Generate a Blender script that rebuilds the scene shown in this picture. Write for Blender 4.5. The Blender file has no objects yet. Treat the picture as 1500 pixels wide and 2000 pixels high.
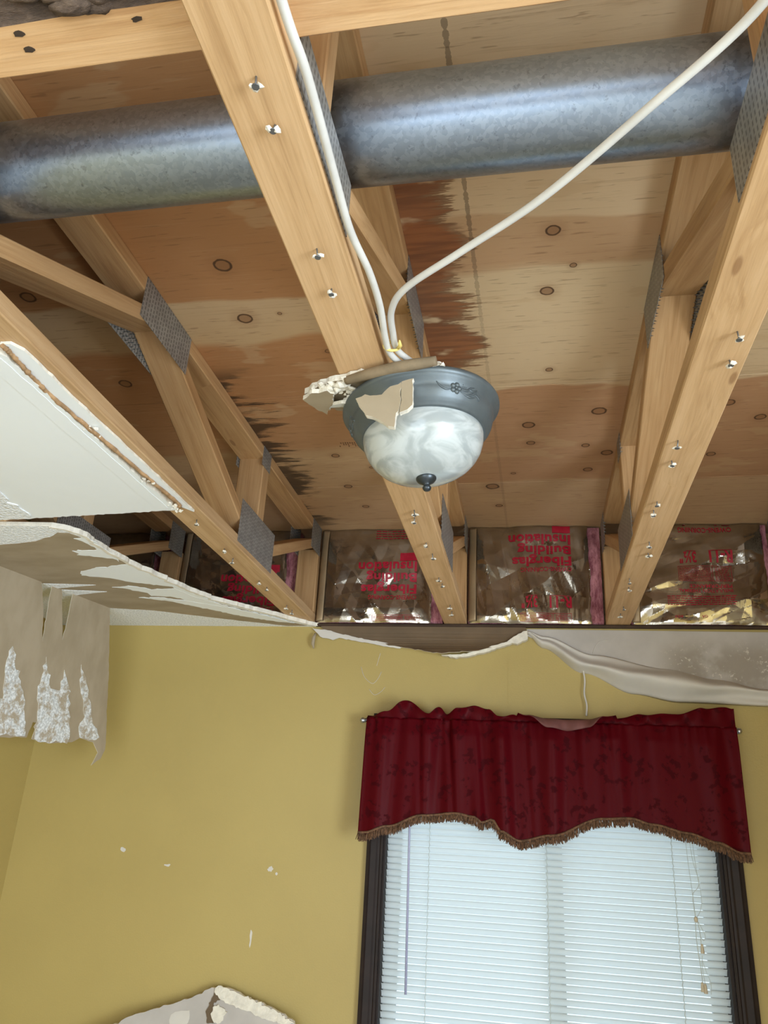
import bpy, bmesh, math, random
from mathutils import Vector, Matrix, noise
from mathutils.geometry import tessellate_polygon

random.seed(7)
scene = bpy.context.scene
COL = scene.collection

# ------------------------------------------------------------------ camera
cam_d = bpy.data.cameras.new('camera')
cam = bpy.data.objects.new('camera', cam_d); COL.objects.link(cam)
cam_d.sensor_fit = 'VERTICAL'; cam_d.sensor_height = 36.0
cam_d.lens = 36.0 * 1518.92 / 2000.0
cam_d.clip_start = 0.05
_r = Vector((0.9827921, 0.17727885, 0.05188346)); _u = Vector((0.02041778, -0.38342342, 0.92334695)); _w = Vector((-0.18358322, 0.90639875, 0.38044515))
_m = Matrix((_r, _u, -_w)).transposed().to_4x4(); _m.translation = Vector((0.29101612, -2.96465568, 1.6869415))
cam.matrix_world = _m
scene.camera = cam

# ------------------------------------------------------------------ light
scene.view_settings.view_transform = 'Standard'; scene.view_settings.look = 'None'
scene.view_settings.gamma = 1.0; scene.view_settings.use_curve_mapping = False
scene.view_settings.exposure = 0.0
scene.cycles.use_denoising = True
scene.cycles.max_bounces = 10; scene.cycles.diffuse_bounces = 6

world = bpy.data.worlds.new('sky'); scene.world = world; world.use_nodes = True
world.node_tree.nodes['Background'].inputs[0].default_value = (0.62, 0.80, 1.0, 1)
world.node_tree.nodes['Background'].inputs[1].default_value = 0.30

def area(name, loc, direction, sx, sy, power, color):
    d = bpy.data.lights.new(name, 'AREA'); d.shape = 'RECTANGLE'; d.size = sx; d.size_y = sy; d.energy = power; d.color = color
    o = bpy.data.objects.new(name, d); COL.objects.link(o); o.location = loc
    o.rotation_euler = Vector(direction).to_track_quat('-Z', 'Z').to_euler()
    return o
area('daylight_front_window', (0.32, 0.55, 1.5), (0, -1, -0.05), 1.3, 1.5, 7.0, (0.80, 0.93, 1.0))
area('daylight_rear_window', (-0.3, -5.16, 1.25), (0, 1, 0.0), 2.4, 2.0, 72, (0.82, 0.92, 1.0))
area('daylight_patio_door', (3.16, -4.1, 1.05), (-1, 0, 0.0), 1.9, 2.0, 235, (0.76, 0.88, 1.0))

# ------------------------------------------------------------------ material helpers
def lin(h):
    h = h.lstrip('#'); c = [int(h[i:i+2], 16) / 255 for i in (0, 2, 4)]
    return tuple((v / 12.92 if v <= 0.04045 else ((v + 0.055) / 1.055) ** 2.4) for v in c) + (1,)

class G:
    """a node material being put together"""
    def __init__(self, name):
        self.mat = bpy.data.materials.new(name); self.mat.use_nodes = True
        self.t = self.mat.node_tree; self.t.nodes.clear()
        self.out = self.t.nodes.new('ShaderNodeOutputMaterial')
        self._tc = None
    def put(self, sock, v):
        if isinstance(v, bpy.types.NodeSocket): self.t.links.new(v, sock)
        elif v is not None:
            try: sock.default_value = v
            except Exception: sock.default_value = tuple(v)[:len(sock.default_value)]
    def n(self, typ, ins=None, **props):
        nd = self.t.nodes.new(typ)
        for k, v in props.items(): setattr(nd, k, v)
        for k, v in (ins or {}).items(): self.put(nd.inputs[k], v)
        return nd
    def obj(self):
        if not self._tc: self._tc = self.n('ShaderNodeTexCoord')
        return self._tc.outputs['Object']
    def math(self, op, a, b=0.0, c=None):
        nd = self.n('ShaderNodeMath', {0: a, 1: b}, operation=op)
        if c is not None: self.put(nd.inputs[2], c)
        return nd.outputs[0]
    def sep(self, v): return self.n('ShaderNodeSeparateXYZ', {0: v}).outputs
    def comb(self, x, y, z): return self.n('ShaderNodeCombineXYZ', {0: x, 1: y, 2: z}).outputs[0]
    def map(self, v, scale=(1, 1, 1), loc=(0, 0, 0), rot=(0, 0, 0)):
        return self.n('ShaderNodeMapping', {'Vector': v, 'Scale': scale, 'Location': loc, 'Rotation': rot}).outputs[0]
    def add(self, a, b): return self.n('ShaderNodeVectorMath', {0: a, 1: b}, operation='ADD').outputs[0]
    def noise(self, v, scale=5.0, detail=4.0, rough=0.55, dist=0.0):
        return self.n('ShaderNodeTexNoise', {'Vector': v, 'Scale': scale, 'Detail': detail, 'Roughness': rough, 'Distortion': dist}).outputs[0]
    def vor(self, v, scale=5.0, feature='F1', rnd=1.0):
        return self.n('ShaderNodeTexVoronoi', {'Vector': v, 'Scale': scale, 'Randomness': rnd}, feature=feature)
    def ramp(self, f, stops, interp='LINEAR'):
        nd = self.n('ShaderNodeValToRGB', {0: f}); cr = nd.color_ramp; cr.interpolation = interp
        while len(cr.elements) < len(stops): cr.elements.new(0.5)
        for e, (p, c) in zip(cr.elements, stops):
            e.position = p; e.color = c if len(c) == 4 else tuple(c) + (1,)
        return nd.outputs[0]
    def rng(self, f, a, b, c=0.0, d=1.0, smooth=True):
        return self.n('ShaderNodeMapRange', {0: f, 1: a, 2: b, 3: c, 4: d}, interpolation_type='SMOOTHSTEP' if smooth else 'LINEAR').outputs[0]
    def mix(self, f, a, b, blend='MIX'):
        nd = self.n('ShaderNodeMix', data_type='RGBA', blend_type=blend)
        self.put(nd.inputs[0], f); self.put(nd.inputs[6], a); self.put(nd.inputs[7], b)
        return nd.outputs[2]
    def bump(self, h, strength=0.3, dist=0.01, normal=None):
        nd = self.n('ShaderNodeBump', {'Height': h, 'Strength': strength, 'Distance': dist})
        if normal is not None: self.put(nd.inputs['Normal'], normal)
        return nd.outputs[0]
    def bsdf(self, color, rough=0.6, metal=0.0, normal=None, **kw):
        ins = {'Base Color': color, 'Roughness': rough, 'Metallic': metal}
        if normal is not None: ins['Normal'] = normal
        ins.update(kw)
        b = self.n('ShaderNodeBsdfPrincipled', ins)
        self.t.links.new(b.outputs[0], self.out.inputs[0])
        return b
    def done(self): return self.mat

def W1(x): return (x, x, x, 1)

def mat_plain(name, col, rough=0.6, metal=0.0, nscale=0.0, namp=0.15, bump=0.0, bscale=60):
    g = G(name); c = lin(col) if isinstance(col, str) else col; base = c; nrm = None
    if nscale:
        f = g.noise(g.obj(), nscale, 5)
        base = g.mix(g.rng(f, 0.3, 0.7), tuple(v * (1 - namp) for v in c[:3]) + (1,), tuple(min(1, v * (1 + namp)) for v in c[:3]) + (1,))
    if bump: nrm = g.bump(g.noise(g.obj(), bscale, 4), bump, 0.004)
    g.bsdf(base, rough, metal, nrm); return g.done()

def mat_lumber(name, pale, mid, dark):
    """softwood with the grain along the object's own X axis, growth lines and knots"""
    g = G(name)
    rnd = g.n('ShaderNodeObjectInfo').outputs['Random']
    off = g.comb(g.math('MULTIPLY', rnd, 37.0), g.math('MULTIPLY', rnd, 11.0), g.math('MULTIPLY', rnd, 53.0))
    v = g.add(g.obj(), off)
    vk = g.map(v, (2.6, 9.0, 9.0))
    kn = g.vor(vk, 1.0)
    cellr = g.sep(kn.outputs['Color'])[0]
    keep = g.math('GREATER_THAN', cellr, 0.45)
    near = g.math('MULTIPLY', g.rng(kn.outputs['Distance'], 0.42, 0.05), keep)
    warp = g.math('MULTIPLY', near, 0.22)
    vw = g.add(g.map(v, (1.0, 17.0, 17.0)), g.comb(0.0, warp, warp))
    gr = g.noise(vw, 3.0, 5, 0.6, 0.6)
    fine = g.noise(g.map(v, (5.0, 190.0, 190.0)), 1.0, 3)
    big = g.noise(g.map(v, (0.9, 5.0, 5.0)), 1.2, 3)
    c = g.ramp(gr, [(0.30, lin(dark)), (0.46, lin(mid)), (0.62, lin(pale)), (0.78, lin(mid))])
    c = g.mix(0.38, c, g.mix(g.rng(big, 0.3, 0.7), lin(mid), lin(pale)))
    c = g.mix(g.math('MULTIPLY', g.rng(fine, 0.50, 0.72), 0.34), c, lin(dark))
    core = g.math('MULTIPLY', g.rng(kn.outputs['Distance'], 0.075, 0.045), keep)
    c = g.mix(g.math('MULTIPLY', near, 0.18), c, lin(dark))
    c = g.mix(g.math('MULTIPLY', core, 0.6), c, lin('#7a5230'))
    tone = g.rng(g.n('ShaderNodeObjectInfo').outputs['Random'], 0, 1, 0.9, 1.1, False)
    c = g.mix(1.0, c, g.comb(tone, tone, tone), 'MULTIPLY')
    g.bsdf(c, 0.55, 0, g.bump(g.math('ADD', gr, g.math('MULTIPLY', fine, 0.6)), 0.25, 0.003))
    return g.done()

def mat_plywood():
    """sheathing veneer: grain along X, pale and orange veneer bands, knots, old water stains"""
    g = G('plywood_veneer'); P = g.n('ShaderNodeNewGeometry').outputs['Position']
    s = g.sep(P); x, y = s[0], s[1]
    wv = g.math('MULTIPLY', g.math('SUBTRACT', g.noise(g.map(P, (1.6, 2.2, 1)), 1.4, 2), 0.5), 0.16)
    yw = g.math('ADD', y, wv)
    t = g.math('DIVIDE', g.math('ADD', yw, 3.0), 3.2)               # y -3..0.2 -> 0..1
    def st(yv, c): return ((yv + 3.0) / 3.2, lin(c))
    L = g.ramp(t, [st(-3, '#bd8f5f'), st(-1.64, '#bd8757'), st(-1.535, '#bd8757'), st(-1.525, '#d6b48a'), st(-1.355, '#d2ae80'), st(-1.345, '#be8757'), st(-1.15, '#b78253'), st(-0.75, '#bd8d60'), st(-0.72, '#c8a276'), st(-0.3, '#c39c72')])
    Rr = g.ramp(t, [st(-3, '#dcbb91'), st(-1.725, '#e6c89f'), st(-1.715, '#d4ad83'), st(-1.565, '#d2a980'), st(-1.555, '#e8cca3'), st(-1.2, '#e2c59c'), st(-1.087, '#dcbe95'), st(-1.08, '#c3946b'), st(-0.8, '#c5976f'), st(-0.46, '#c2946c'), st(-0.447, '#cda880'), st(0, '#c6a178')])
    base = g.mix(g.math('GREATER_THAN', x, 0.0), L, Rr)
    lens = g.noise(g.map(P, (2.2, 6.0, 1), (0.7, 0.2, 0)), 1.7, 3)
    base = g.mix(g.math('MULTIPLY', g.rng(lens, 0.60, 0.64), 0.4), base, lin('#d4b083'))
    gr = g.noise(g.map(P, (3.0, 60.0, 1)), 1.3, 6, 0.65, 1.2)
    base = g.mix(g.math('MULTIPLY', g.rng(gr, 0.54, 0.74), 0.40), base, lin('#8a5d36'))
    base = g.mix(g.math('MULTIPLY', g.rng(gr, 0.45, 0.25), 0.25), base, lin('#e2c49a'))
    fleck = g.noise(g.map(P, (14.0, 150.0, 1)), 1.0, 2)
    base = g.mix(g.math('MULTIPLY', g.rng(fleck, 0.64, 0.70), 0.4), base, lin('#7a5230'))
    best = None
    for kx, ky, kr in ((-0.376, -1.655, 0.022), (-0.393, -1.46, 0.020), (-0.30, -1.47, 0.006), (0.351, -1.677, 0.016), (0.341, -1.484, 0.016), (0.396, -1.565, 0.008), (0.351, -1.156, 0.010), (0.496, -0.923, 0.022), (0.294, -0.857, 0.020), (0.30, -0.74, 0.014), (0.539, -0.654, 0.019), (0.47, -0.71, 0.013), (0.487, -0.533, 0.016), (0.164, -0.416, 0.024), (0.18, -0.24, 0.014), (0.24, -0.52, 0.009), (-0.345, -0.698, 0.014), (-0.357, -0.449, 0.016), (-0.33, -0.26, 0.014), (-0.24, -0.60, 0.009), (0.826, -0.374, 0.012), (0.846, -0.94, 0.018), (0.80, -0.70, 0.016), (0.86, -0.62, 0.015), (0.80, -0.50, 0.013), (0.95, -0.85, 0.017), (-0.22, -1.30, 0.009), (0.10, -2.05, 0.02), (0.42, -1.98, 0.024), (-0.34, -2.0, 0.02), (-0.85, -1.2, 0.02), (-0.9, -1.6, 0.02)):
        dd = g.n('ShaderNodeVectorMath', {0: P, 1: (-kx, -ky, 0.0)}, operation='ADD').outputs[0]
        dd = g.n('ShaderNodeVectorMath', {0: dd, 1: (1 / kr, 1.05 / kr, 0.0)}, operation='MULTIPLY').outputs[0]
        ln_ = g.n('ShaderNodeVectorMath', {0: dd}, operation='LENGTH').outputs['Value']
        best = ln_ if best is None else g.math('MINIMUM', best, ln_)
    kd = g.math('ADD', best, g.math('MULTIPLY', g.math('SUBTRACT', g.noise(P, 60, 2), 0.5), 0.25))
    base = g.mix(g.math('MULTIPLY', g.rng(kd, 2.6, 1.0), 0.25), base, lin('#9a6a42'))
    base = g.mix(g.math('MULTIPLY', g.rng(kd, 1.08, 0.95), 0.65), base, lin('#94663f'))
    base = g.mix(g.math('MULTIPLY', g.math('MULTIPLY', g.rng(kd, 0.66, 0.82), g.rng(kd, 1.06, 0.92)), 0.85), base, lin('#452a16'))
    # rust-red water stain east of the middle truss: long wicking tongues along the grain
    tong = g.math('ADD', g.math('MULTIPLY', g.noise(g.map(P, (2.0, 6.5, 1), (1.3, 0.4, 0)), 1.2, 2), 0.5), g.math('MULTIPLY', g.noise(g.map(P, (2.5, 30.0, 1)), 1.5, 5, 0.8), 0.5))
    reach = g.math('ADD', 0.062, g.math('MULTIPLY', g.rng(tong, 0.38, 0.66, 0, 1, False), 0.135))
    xs = g.math('SUBTRACT', x, 0.03)
    inx = g.math('MULTIPLY', g.math('GREATER_THAN', xs, 0.0), g.rng(g.math('SUBTRACT', xs, reach), 0.006, -0.004))
    iny = g.math('MULTIPLY', g.rng(y, -1.90, -1.84), g.rng(y, -1.12, -1.20))
    stain = g.math('MULTIPLY', inx, iny)
    hole = g.rng(g.noise(g.map(P, (7, 13, 1)), 1.0, 3), 0.72, 0.60)
    edge = g.rng(g.math('SUBTRACT', xs, reach), -0.035, -0.006)
    sc = g.mix(g.rng(g.noise(g.map(P, (6, 60, 1)), 1.0, 3), 0.35, 0.65), lin('#7c3f1a'), lin('#a05c2e'))
    sc = g.mix(g.math('MULTIPLY', edge, 0.75), sc, lin('#8b6d4e'))
    base = g.mix(g.math('MULTIPLY', g.math('MULTIPLY', stain, hole), 0.88), base, sc)
    # black mould wicking east of the left truss
    tong2 = g.math('ADD', g.math('MULTIPLY', g.noise(g.map(P, (4.0, 9.0, 1), (2, 5, 0)), 1.2, 2), 0.55), g.math('MULTIPLY', g.noise(g.map(P, (4.0, 40.0, 1), (4, 1, 0)), 1.5, 5, 0.8), 0.45))
    reach2 = g.math('MULTIPLY', g.rng(tong2, 0.44, 0.66, 0, 1, False), 0.19)
    xl = g.math('ADD', x, 0.575)
    st2 = g.math('MULTIPLY', g.math('MULTIPLY', g.math('GREATER_THAN', xl, 0.0), g.rng(g.math('SUBTRACT', xl, reach2), 0.012, -0.06)), g.math('MULTIPLY', g.rng(y, -1.28, -1.16), g.rng(y, 0.05, -0.2)))
    base = g.mix(g.math('MULTIPLY', st2, 0.85), base, lin('#2c1c10'))
    # grey chalk line
    ln = g.math('LESS_THAN', g.math('ABSOLUTE', g.math('SUBTRACT', g.math('ADD', x, g.math('MULTIPLY', y, -0.012)), 0.203)), g.rng(g.noise(g.map(P, (0, 90, 1)), 1.0, 2), 0.2, 0.6, 0.001, 0.0055, False))
    base = g.mix(g.math('MULTIPLY', ln, g.rng(y, -1.3, -1.8, 0.18, 0.55)), base, lin('#5a4a38'))
    base = g.mix(1.0, base, (0.86, 0.87, 0.88, 1), 'MULTIPLY')
    g.bsdf(base, 0.6, 0, g.bump(g.math('ADD', gr, g.math('MULTIPLY', fleck, 0.3)), 0.15, 0.003))
    return g.done()

def mat_galv(name, a, b, rough=0.32, spangle=90.0):
    g = G(name); v = g.obj()
    vo = g.vor(v, spangle); cr = g.sep(vo.outputs['Color'])[0]
    c = g.mix(g.rng(cr, 0.2, 0.9), lin(a), lin(b))
    spot = g.rng(g.noise(v, 95, 3, 0.7), 0.60, 0.68)
    c = g.mix(g.math('MULTIPLY', spot, 0.30), c, lin('#50565c'))
    r = g.math('ADD', rough, g.math('MULTIPLY', cr, 0.05))
    g.bsdf(c, r, 1.0, g.bump(g.noise(v, 38, 3), 0.10, 0.002)); return g.done()

def mat_connector():
    """stamped truss plate: rows of punched slots in the plate's own X/Z plane"""
    g = G('punched_plate_steel'); s = g.sep(g.obj())
    fx = g.math('FRACT', g.math('DIVIDE', s[0], 0.0125)); row = g.math('FLOOR', g.math('DIVIDE', s[0], 0.0125))
    fz = g.math('FRACT', g.math('ADD', g.math('DIVIDE', s[2], 0.0125), g.math('MULTIPLY', g.math('FRACT', g.math('MULTIPLY', row, 0.5)), 0.6)))
    slot = g.math('MULTIPLY', g.math('LESS_THAN', fx, 0.34), g.math('LESS_THAN', fz, 0.66))
    n = g.noise(g.obj(), 30, 3)
    c = g.mix(g.rng(n, 0.3, 0.7), lin('#8d8b87'), lin('#a3a19c'))
    c = g.mix(g.math('MULTIPLY', slot, 0.75), c, lin('#3f3a35'))
    g.bsdf(c, 0.42, g.rng(slot, 0, 1, 0.35, 0.0), g.bump(g.math('SUBTRACT', 1.0, slot), 0.5, 0.002)); return g.done()

def mat_popcorn():
    g = G('popcorn_texture'); v = g.obj()
    a = g.vor(v, 120); b = g.noise(v, 160, 4)
    h = g.math('ADD', g.math('MULTIPLY', a.outputs['Distance'], -1.0), g.math('MULTIPLY', b, 0.6))
    c = g.mix(g.rng(b, 0.35, 0.6), lin('#dfe4e8'), lin('#f4f7fa'))
    g.bsdf(c, 0.9, 0, g.bump(h, 0.6, 0.006)); return g.done()

def mat_wall():
    g = G('mustard_wall_paint'); v = g.obj()
    big = g.noise(v, 1.1, 3); c = g.mix(g.rng(big, 0.3, 0.7), lin('#ac975a'), lin('#b49f60'))
    sc = g.noise(g.map(v, (9, 9, 22)), 1.0, 5, 0.8); zone = g.noise(v, 2.3, 1)
    c = g.mix(g.math('MULTIPLY', g.math('MULTIPLY', g.rng(sc, 0.735, 0.76), g.rng(zone, 0.52, 0.6)), 0.5), c, lin('#d6d0bb'))
    op = g.noise(v, 170, 3)
    g.bsdf(c, 0.5, 0, g.bump(op, 0.12, 0.004)); return g.done()

def mat_foil():
    g = G('kraft_foil'); v = g.obj()
    c = g.mix(g.rng(g.noise(v, 9, 3), 0.35, 0.65), lin('#9c9385'), lin('#b3aa9c'))
    h = g.noise(v, 34, 3, 0.6)
    g.bsdf(c, g.rng(g.noise(v, 14, 3), 0.3, 0.7, 0.07, 0.20), 0.95, g.bump(h, 0.12, 0.004)); return g.done()

def mat_damask():
    g = G('crimson_damask'); v = g.obj()
    fl = g.vor(g.add(g.map(v, (1, 0, 1)), g.map(g.n('ShaderNodeTexNoise', {'Vector': v, 'Scale': 20.0}).outputs[1], (0.06, 0.06, 0.06))), 15.0)
    pet = g.noise(g.map(v, (1, 0, 1)), 42, 2)
    m = g.math('MULTIPLY', g.rng(fl.outputs['Distance'], 0.50, 0.40), g.rng(pet, 0.50, 0.56))
    c = g.mix(g.math('MULTIPLY', m, 0.55), lin('#4e060f'), lin('#2c0409'))
    b = g.bsdf(c, g.rng(m, 0, 1, 0.40, 0.6), 0, g.bump(g.noise(g.map(v, (1, 0, 1)), 260, 2), 0.1, 0.002))
    b.inputs['Specular IOR Level'].default_value = 0.06
    return g.done()

def mat_slat():
    g = G('vinyl_slat'); c = (0.80, 0.84, 0.85, 1)
    d = g.n('ShaderNodeBsdfPrincipled', {'Base Color': c, 'Roughness': 0.4}); t = g.n('ShaderNodeBsdfTranslucent', {'Color': (0.80, 0.88, 0.90, 1)})
    mx = g.n('ShaderNodeMixShader', {0: 0.42}); g.t.links.new(d.outputs[0], mx.inputs[1]); g.t.links.new(t.outputs[0], mx.inputs[2])
    g.t.links.new(mx.outputs[0], g.out.inputs[0]); return g.done()

def mat_alabaster():
    g = G('alabaster_glass'); v = g.obj()
    w = g.n('ShaderNodeTexNoise', {'Vector': g.map(v, (1, 1, 2.6)), 'Scale': 9.0, 'Detail': 4.0, 'Distortion': 2.2}).outputs[0]
    c = g.mix(g.rng(w, 0.38, 0.62), lin('#a3aaaa'), lin('#c4cac9'))
    b = g.bsdf(c, 0.2, 0); b.inputs['Subsurface Weight'].default_value = 0.25; b.inputs['Subsurface Radius'].default_value = (0.02, 0.02, 0.02)
    b.inputs['Coat Weight'].default_value = 0.3
    return g.done()

def mat_worn():
    g = G('worn_white_on_paper'); v = g.obj()
    n = g.noise(v, 26, 6, 0.75); f = g.noise(v, 130, 4)
    c = g.mix(g.rng(n, 0.40, 0.56), lin('#a89a84'), g.mix(g.rng(f, 0.4, 0.6), lin('#bcbdbb'), lin('#e2e4e4')))
    g.bsdf(c, 0.85, 0, g.bump(f, 0.4, 0.005)); return g.done()

def mat_tan_paper():
    g = G('tan_backing_paper'); v = g.obj()
    n = g.noise(g.map(v, (2, 5, 2)), 3, 5); c = g.mix(g.rng(n, 0.3, 0.7), lin('#97886f'), lin('#a5967e'))
    g.bsdf(c, 0.8, 0, g.bump(g.noise(v, 90, 3), 0.08, 0.003)); return g.done()

def mat_fleece():
    g = G('pink_fiberglass'); v = g.obj()
    n = g.noise(g.map(v, (30, 30, 9)), 2, 6, 0.7); c = g.mix(g.rng(n, 0.3, 0.7), lin('#7a3a45'), lin('#c98a92'))
    g.bsdf(c, 0.95, 0, g.bump(n, 0.8, 0.01)); return g.done()

def mat_bark():
    g = G('bark'); v = g.obj(); n = g.noise(g.map(v, (5, 16, 16)), 3, 6, 0.7)
    g.bsdf(g.ramp(n, [(0.3, lin('#2e241d')), (0.55, lin('#5d4c3f')), (0.75, lin('#7d6a58'))]), 0.9, 0, g.bump(n, 1.0, 0.01)); return g.done()

def mat_speckle():
    g = G('bare_grey_wall_paper'); P = g.n('ShaderNodeNewGeometry').outputs['Position']; s = g.sep(P)
    n = g.noise(P, 6, 5); c = g.mix(g.rng(n, 0.3, 0.7), lin('#b2aca6'), lin('#c2bcb6'))
    zone = g.math('MULTIPLY', g.rng(s[0], 0.70, 0.84), g.rng(s[2], 2.42, 2.33))
    c = g.mix(g.math('MULTIPLY', zone, g.rng(g.noise(P, 8, 5), 0.35, 0.55, 0, 0.6)), c, lin('#8b7f6e'))
    flk = g.rng(g.noise(g.map(P, (1, 1, 1)), 75, 4, 0.7), 0.59, 0.63)
    c = g.mix(g.math('MULTIPLY', g.math('MULTIPLY', zone, flk), g.rng(g.noise(P, 11, 2), 0.42, 0.55)), c, lin('#cfc9bf'))
    g.bsdf(c, 0.85, 0, g.bump(n, 0.1, 0.004)); return g.done()

M = {}
M['lumber'] = mat_lumber('framing_lumber', '#cdaa80', '#bf9a6e', '#a07a50')
M['lumber_web'] = mat_lumber('web_lumber', '#c6a174', '#b78f62', '#977044')
M['board'] = mat_lumber('rough_board', '#d6b083', '#c79c6c', '#a67648')
M['ply'] = mat_plywood()
M['duct'] = mat_galv('galvanised_duct', '#98a6b8', '#a5b3c4', 0.33, 170.0)
M['plate'] = mat_connector()
M['tooth'] = mat_plain('plate_tooth_steel', '#8e9192', 0.35, 0.9)
M['popcorn'] = mat_popcorn()
M['wall'] = mat_wall()
M['white_paint'] = mat_plain('white_ceiling_paint', '#edf2f4', 0.6, 0, 2.2, 0.03, 0.06, 40)
M['gypsum'] = mat_plain('broken_gypsum', '#e3ddcf', 0.9, 0, 40, 0.10, 0.7, 90)
M['tan'] = mat_tan_paper()
M['worn'] = mat_worn()
M['brown_edge'] = mat_plain('brown_paper_edge', '#a8855f', 0.85, 0, 40, 0.3, 0.6, 120)
M['dark_brown'] = mat_plain('wet_brown_paper', '#6b5842', 0.6, 0, 7, 0.14, 0.08, 30)
M['grey_bare'] = mat_speckle()
M['pale_skin'] = mat_plain('peeled_paint_skin', '#cdc8c0', 0.6, 0, 5, 0.06, 0.05, 50)
M['foil'] = mat_foil()
M['flange'] = mat_plain('kraft_flange', '#9c8668', 0.4, 0.35, 12, 0.12, 0.1, 40)
M['print'] = mat_plain('red_print', '#a8142f', 0.4, 0, 30, 0.08)
M['pink'] = mat_fleece()
M['damask'] = mat_damask()
M['lining'] = mat_plain('valance_lining', '#6e4440', 0.75, 0, 20, 0.1, 0.1, 200)
M['fringe'] = mat_plain('fringe_thread', '#6a4d37', 0.9, 0, 120, 0.45, 0.3, 300)
M['brushed'] = mat_plain('brushed_nickel', '#b9bcc0', 0.3, 1.0, 30, 0.05)
M['casing'] = mat_plain('espresso_trim_paint', '#241915', 0.5, 0, 14, 0.2, 0.08, 40)
[n for n in M['casing'].node_tree.nodes if n.type == 'BSDF_PRINCIPLED'][0].inputs['Specular IOR Level'].default_value = 0.25
M['vinyl'] = mat_plain('white_vinyl', '#e4e6e4', 0.4, 0, 6, 0.03)
M['slat'] = mat_slat()
M['cord'] = mat_plain('white_cord', '#c9d2d2', 0.7, 0, 80, 0.06)
M['wand'] = mat_plain('blue_grey_wand', '#a7a9c6', 0.25, 0, 40, 0.05)
M['tassel'] = mat_plain('cream_tassel', '#c8bca6', 0.5, 0, 60, 0.1)
M['pewter'] = mat_plain('pewter_pan', '#5f676a', 0.42, 0.4, 18, 0.12, 0.05, 60)
M['finial'] = mat_plain('dark_finial', '#474d52', 0.35, 0.7, 40, 0.15)
M['glass'] = mat_alabaster()
M['cable'] = mat_plain('white_cable_jacket', '#d2d0ca', 0.45, 0, 25, 0.06)
M['tape'] = mat_plain('yellow_tie', '#e6cf7a', 0.5, 0, 40, 0.1)
M['nail'] = mat_plain('drywall_nail_steel', '#7b7f83', 0.4, 0.8, 60, 0.1)
M['shaded_wood'] = mat_plain('shade_painted_wood', '#3d2a1c', 0.7, 0, 20, 0.2, 0.2, 60)  # top plate: shade under the batts painted in as dark brown
M['brown_roll'] = mat_plain('curled_brown_paper', '#85745b', 0.8, 0, 20, 0.2, 0.2, 60)
M['bark'] = mat_bark()
M['hole'] = mat_plain('soot_stain', '#3a2d22', 0.8, 0, 80, 0.2)
M['stamp'] = mat_plain('faded_ink', '#6b4a30', 0.7, 0, 60, 0.3)
M['carpet'] = mat_plain('pale_carpet', '#d2d0cc', 0.95, 0, 70, 0.12, 0.4, 300)
def mat_pane():
    g = G('window_glass'); b = g.bsdf((0.95, 0.98, 0.98, 1), 0.02); b.inputs['Transmission Weight'].default_value = 1.0; b.inputs['IOR'].default_value = 1.05; return g.done()
M['pane'] = mat_pane()

# ------------------------------------------------------------------ geometry helpers
def mesh_obj(name, verts, faces, mats, parent=None, smooth=False, midx=None):
    me = bpy.data.meshes.new(name); me.from_pydata([tuple(v) for v in verts], [], faces)
    for m in (mats if isinstance(mats, (list, tuple)) else [mats]): me.materials.append(M[m])
    if midx: me.polygons.foreach_set('material_index', midx)
    if smooth: me.polygons.foreach_set('use_smooth', [True] * len(faces))
    me.update()
    return link(name, me, parent)

def link(name, me, parent=None):
    o = bpy.data.objects.new(name, me); COL.objects.link(o)
    if parent is not None: o.parent = parent
    return o

def bm_obj(name, bm, mats, parent=None, smooth=False):
    bmesh.ops.recalc_face_normals(bm, faces=bm.faces)
    me = bpy.data.meshes.new(name); bm.to_mesh(me); bm.free()
    for m in (mats if isinstance(mats, (list, tuple)) else [mats]): me.materials.append(M[m])
    if smooth: me.polygons.foreach_set('use_smooth', [True] * len(me.polygons))
    return link(name, me, parent)

def empty(name, loc=(0, 0, 0), rot=(0, 0, 0)):
    o = bpy.data.objects.new(name, None); COL.objects.link(o); o.location = loc; o.rotation_euler = rot; o.empty_display_size = 0.05
    return o

def tag(o, label=None, cat=None, group=None, kind=None):
    if label: o['label'] = label
    if cat: o['category'] = cat
    if group: o['group'] = group
    if kind: o['kind'] = kind
    return o

def struct(o, label=None):
    o['kind'] = 'structure'
    if label: o['label'] = label
    return o

def add_box(bm, x0, x1, y0, y1, z0, z1, mi=0):
    vs = [bm.verts.new(p) for p in ((x0, y0, z0), (x1, y0, z0), (x1, y1, z0), (x0, y1, z0), (x0, y0, z1), (x1, y0, z1), (x1, y1, z1), (x0, y1, z1))]
    for f in ((3, 2, 1, 0), (4, 5, 6, 7), (0, 1, 5, 4), (1, 2, 6, 5), (2, 3, 7, 6), (3, 0, 4, 7)):
        bm.faces.new([vs[i] for i in f]).material_index = mi
    return vs

def box(name, x0, x1, y0, y1, z0, z1, mat, parent=None, bevel=0.0):
    bm = bmesh.new(); add_box(bm, x0, x1, y0, y1, z0, z1)
    if bevel: bmesh.ops.bevel(bm, geom=list(bm.edges), offset=bevel, segments=2, affect='EDGES', profile=0.5)
    return bm_obj(name, bm, mat, parent)

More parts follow.
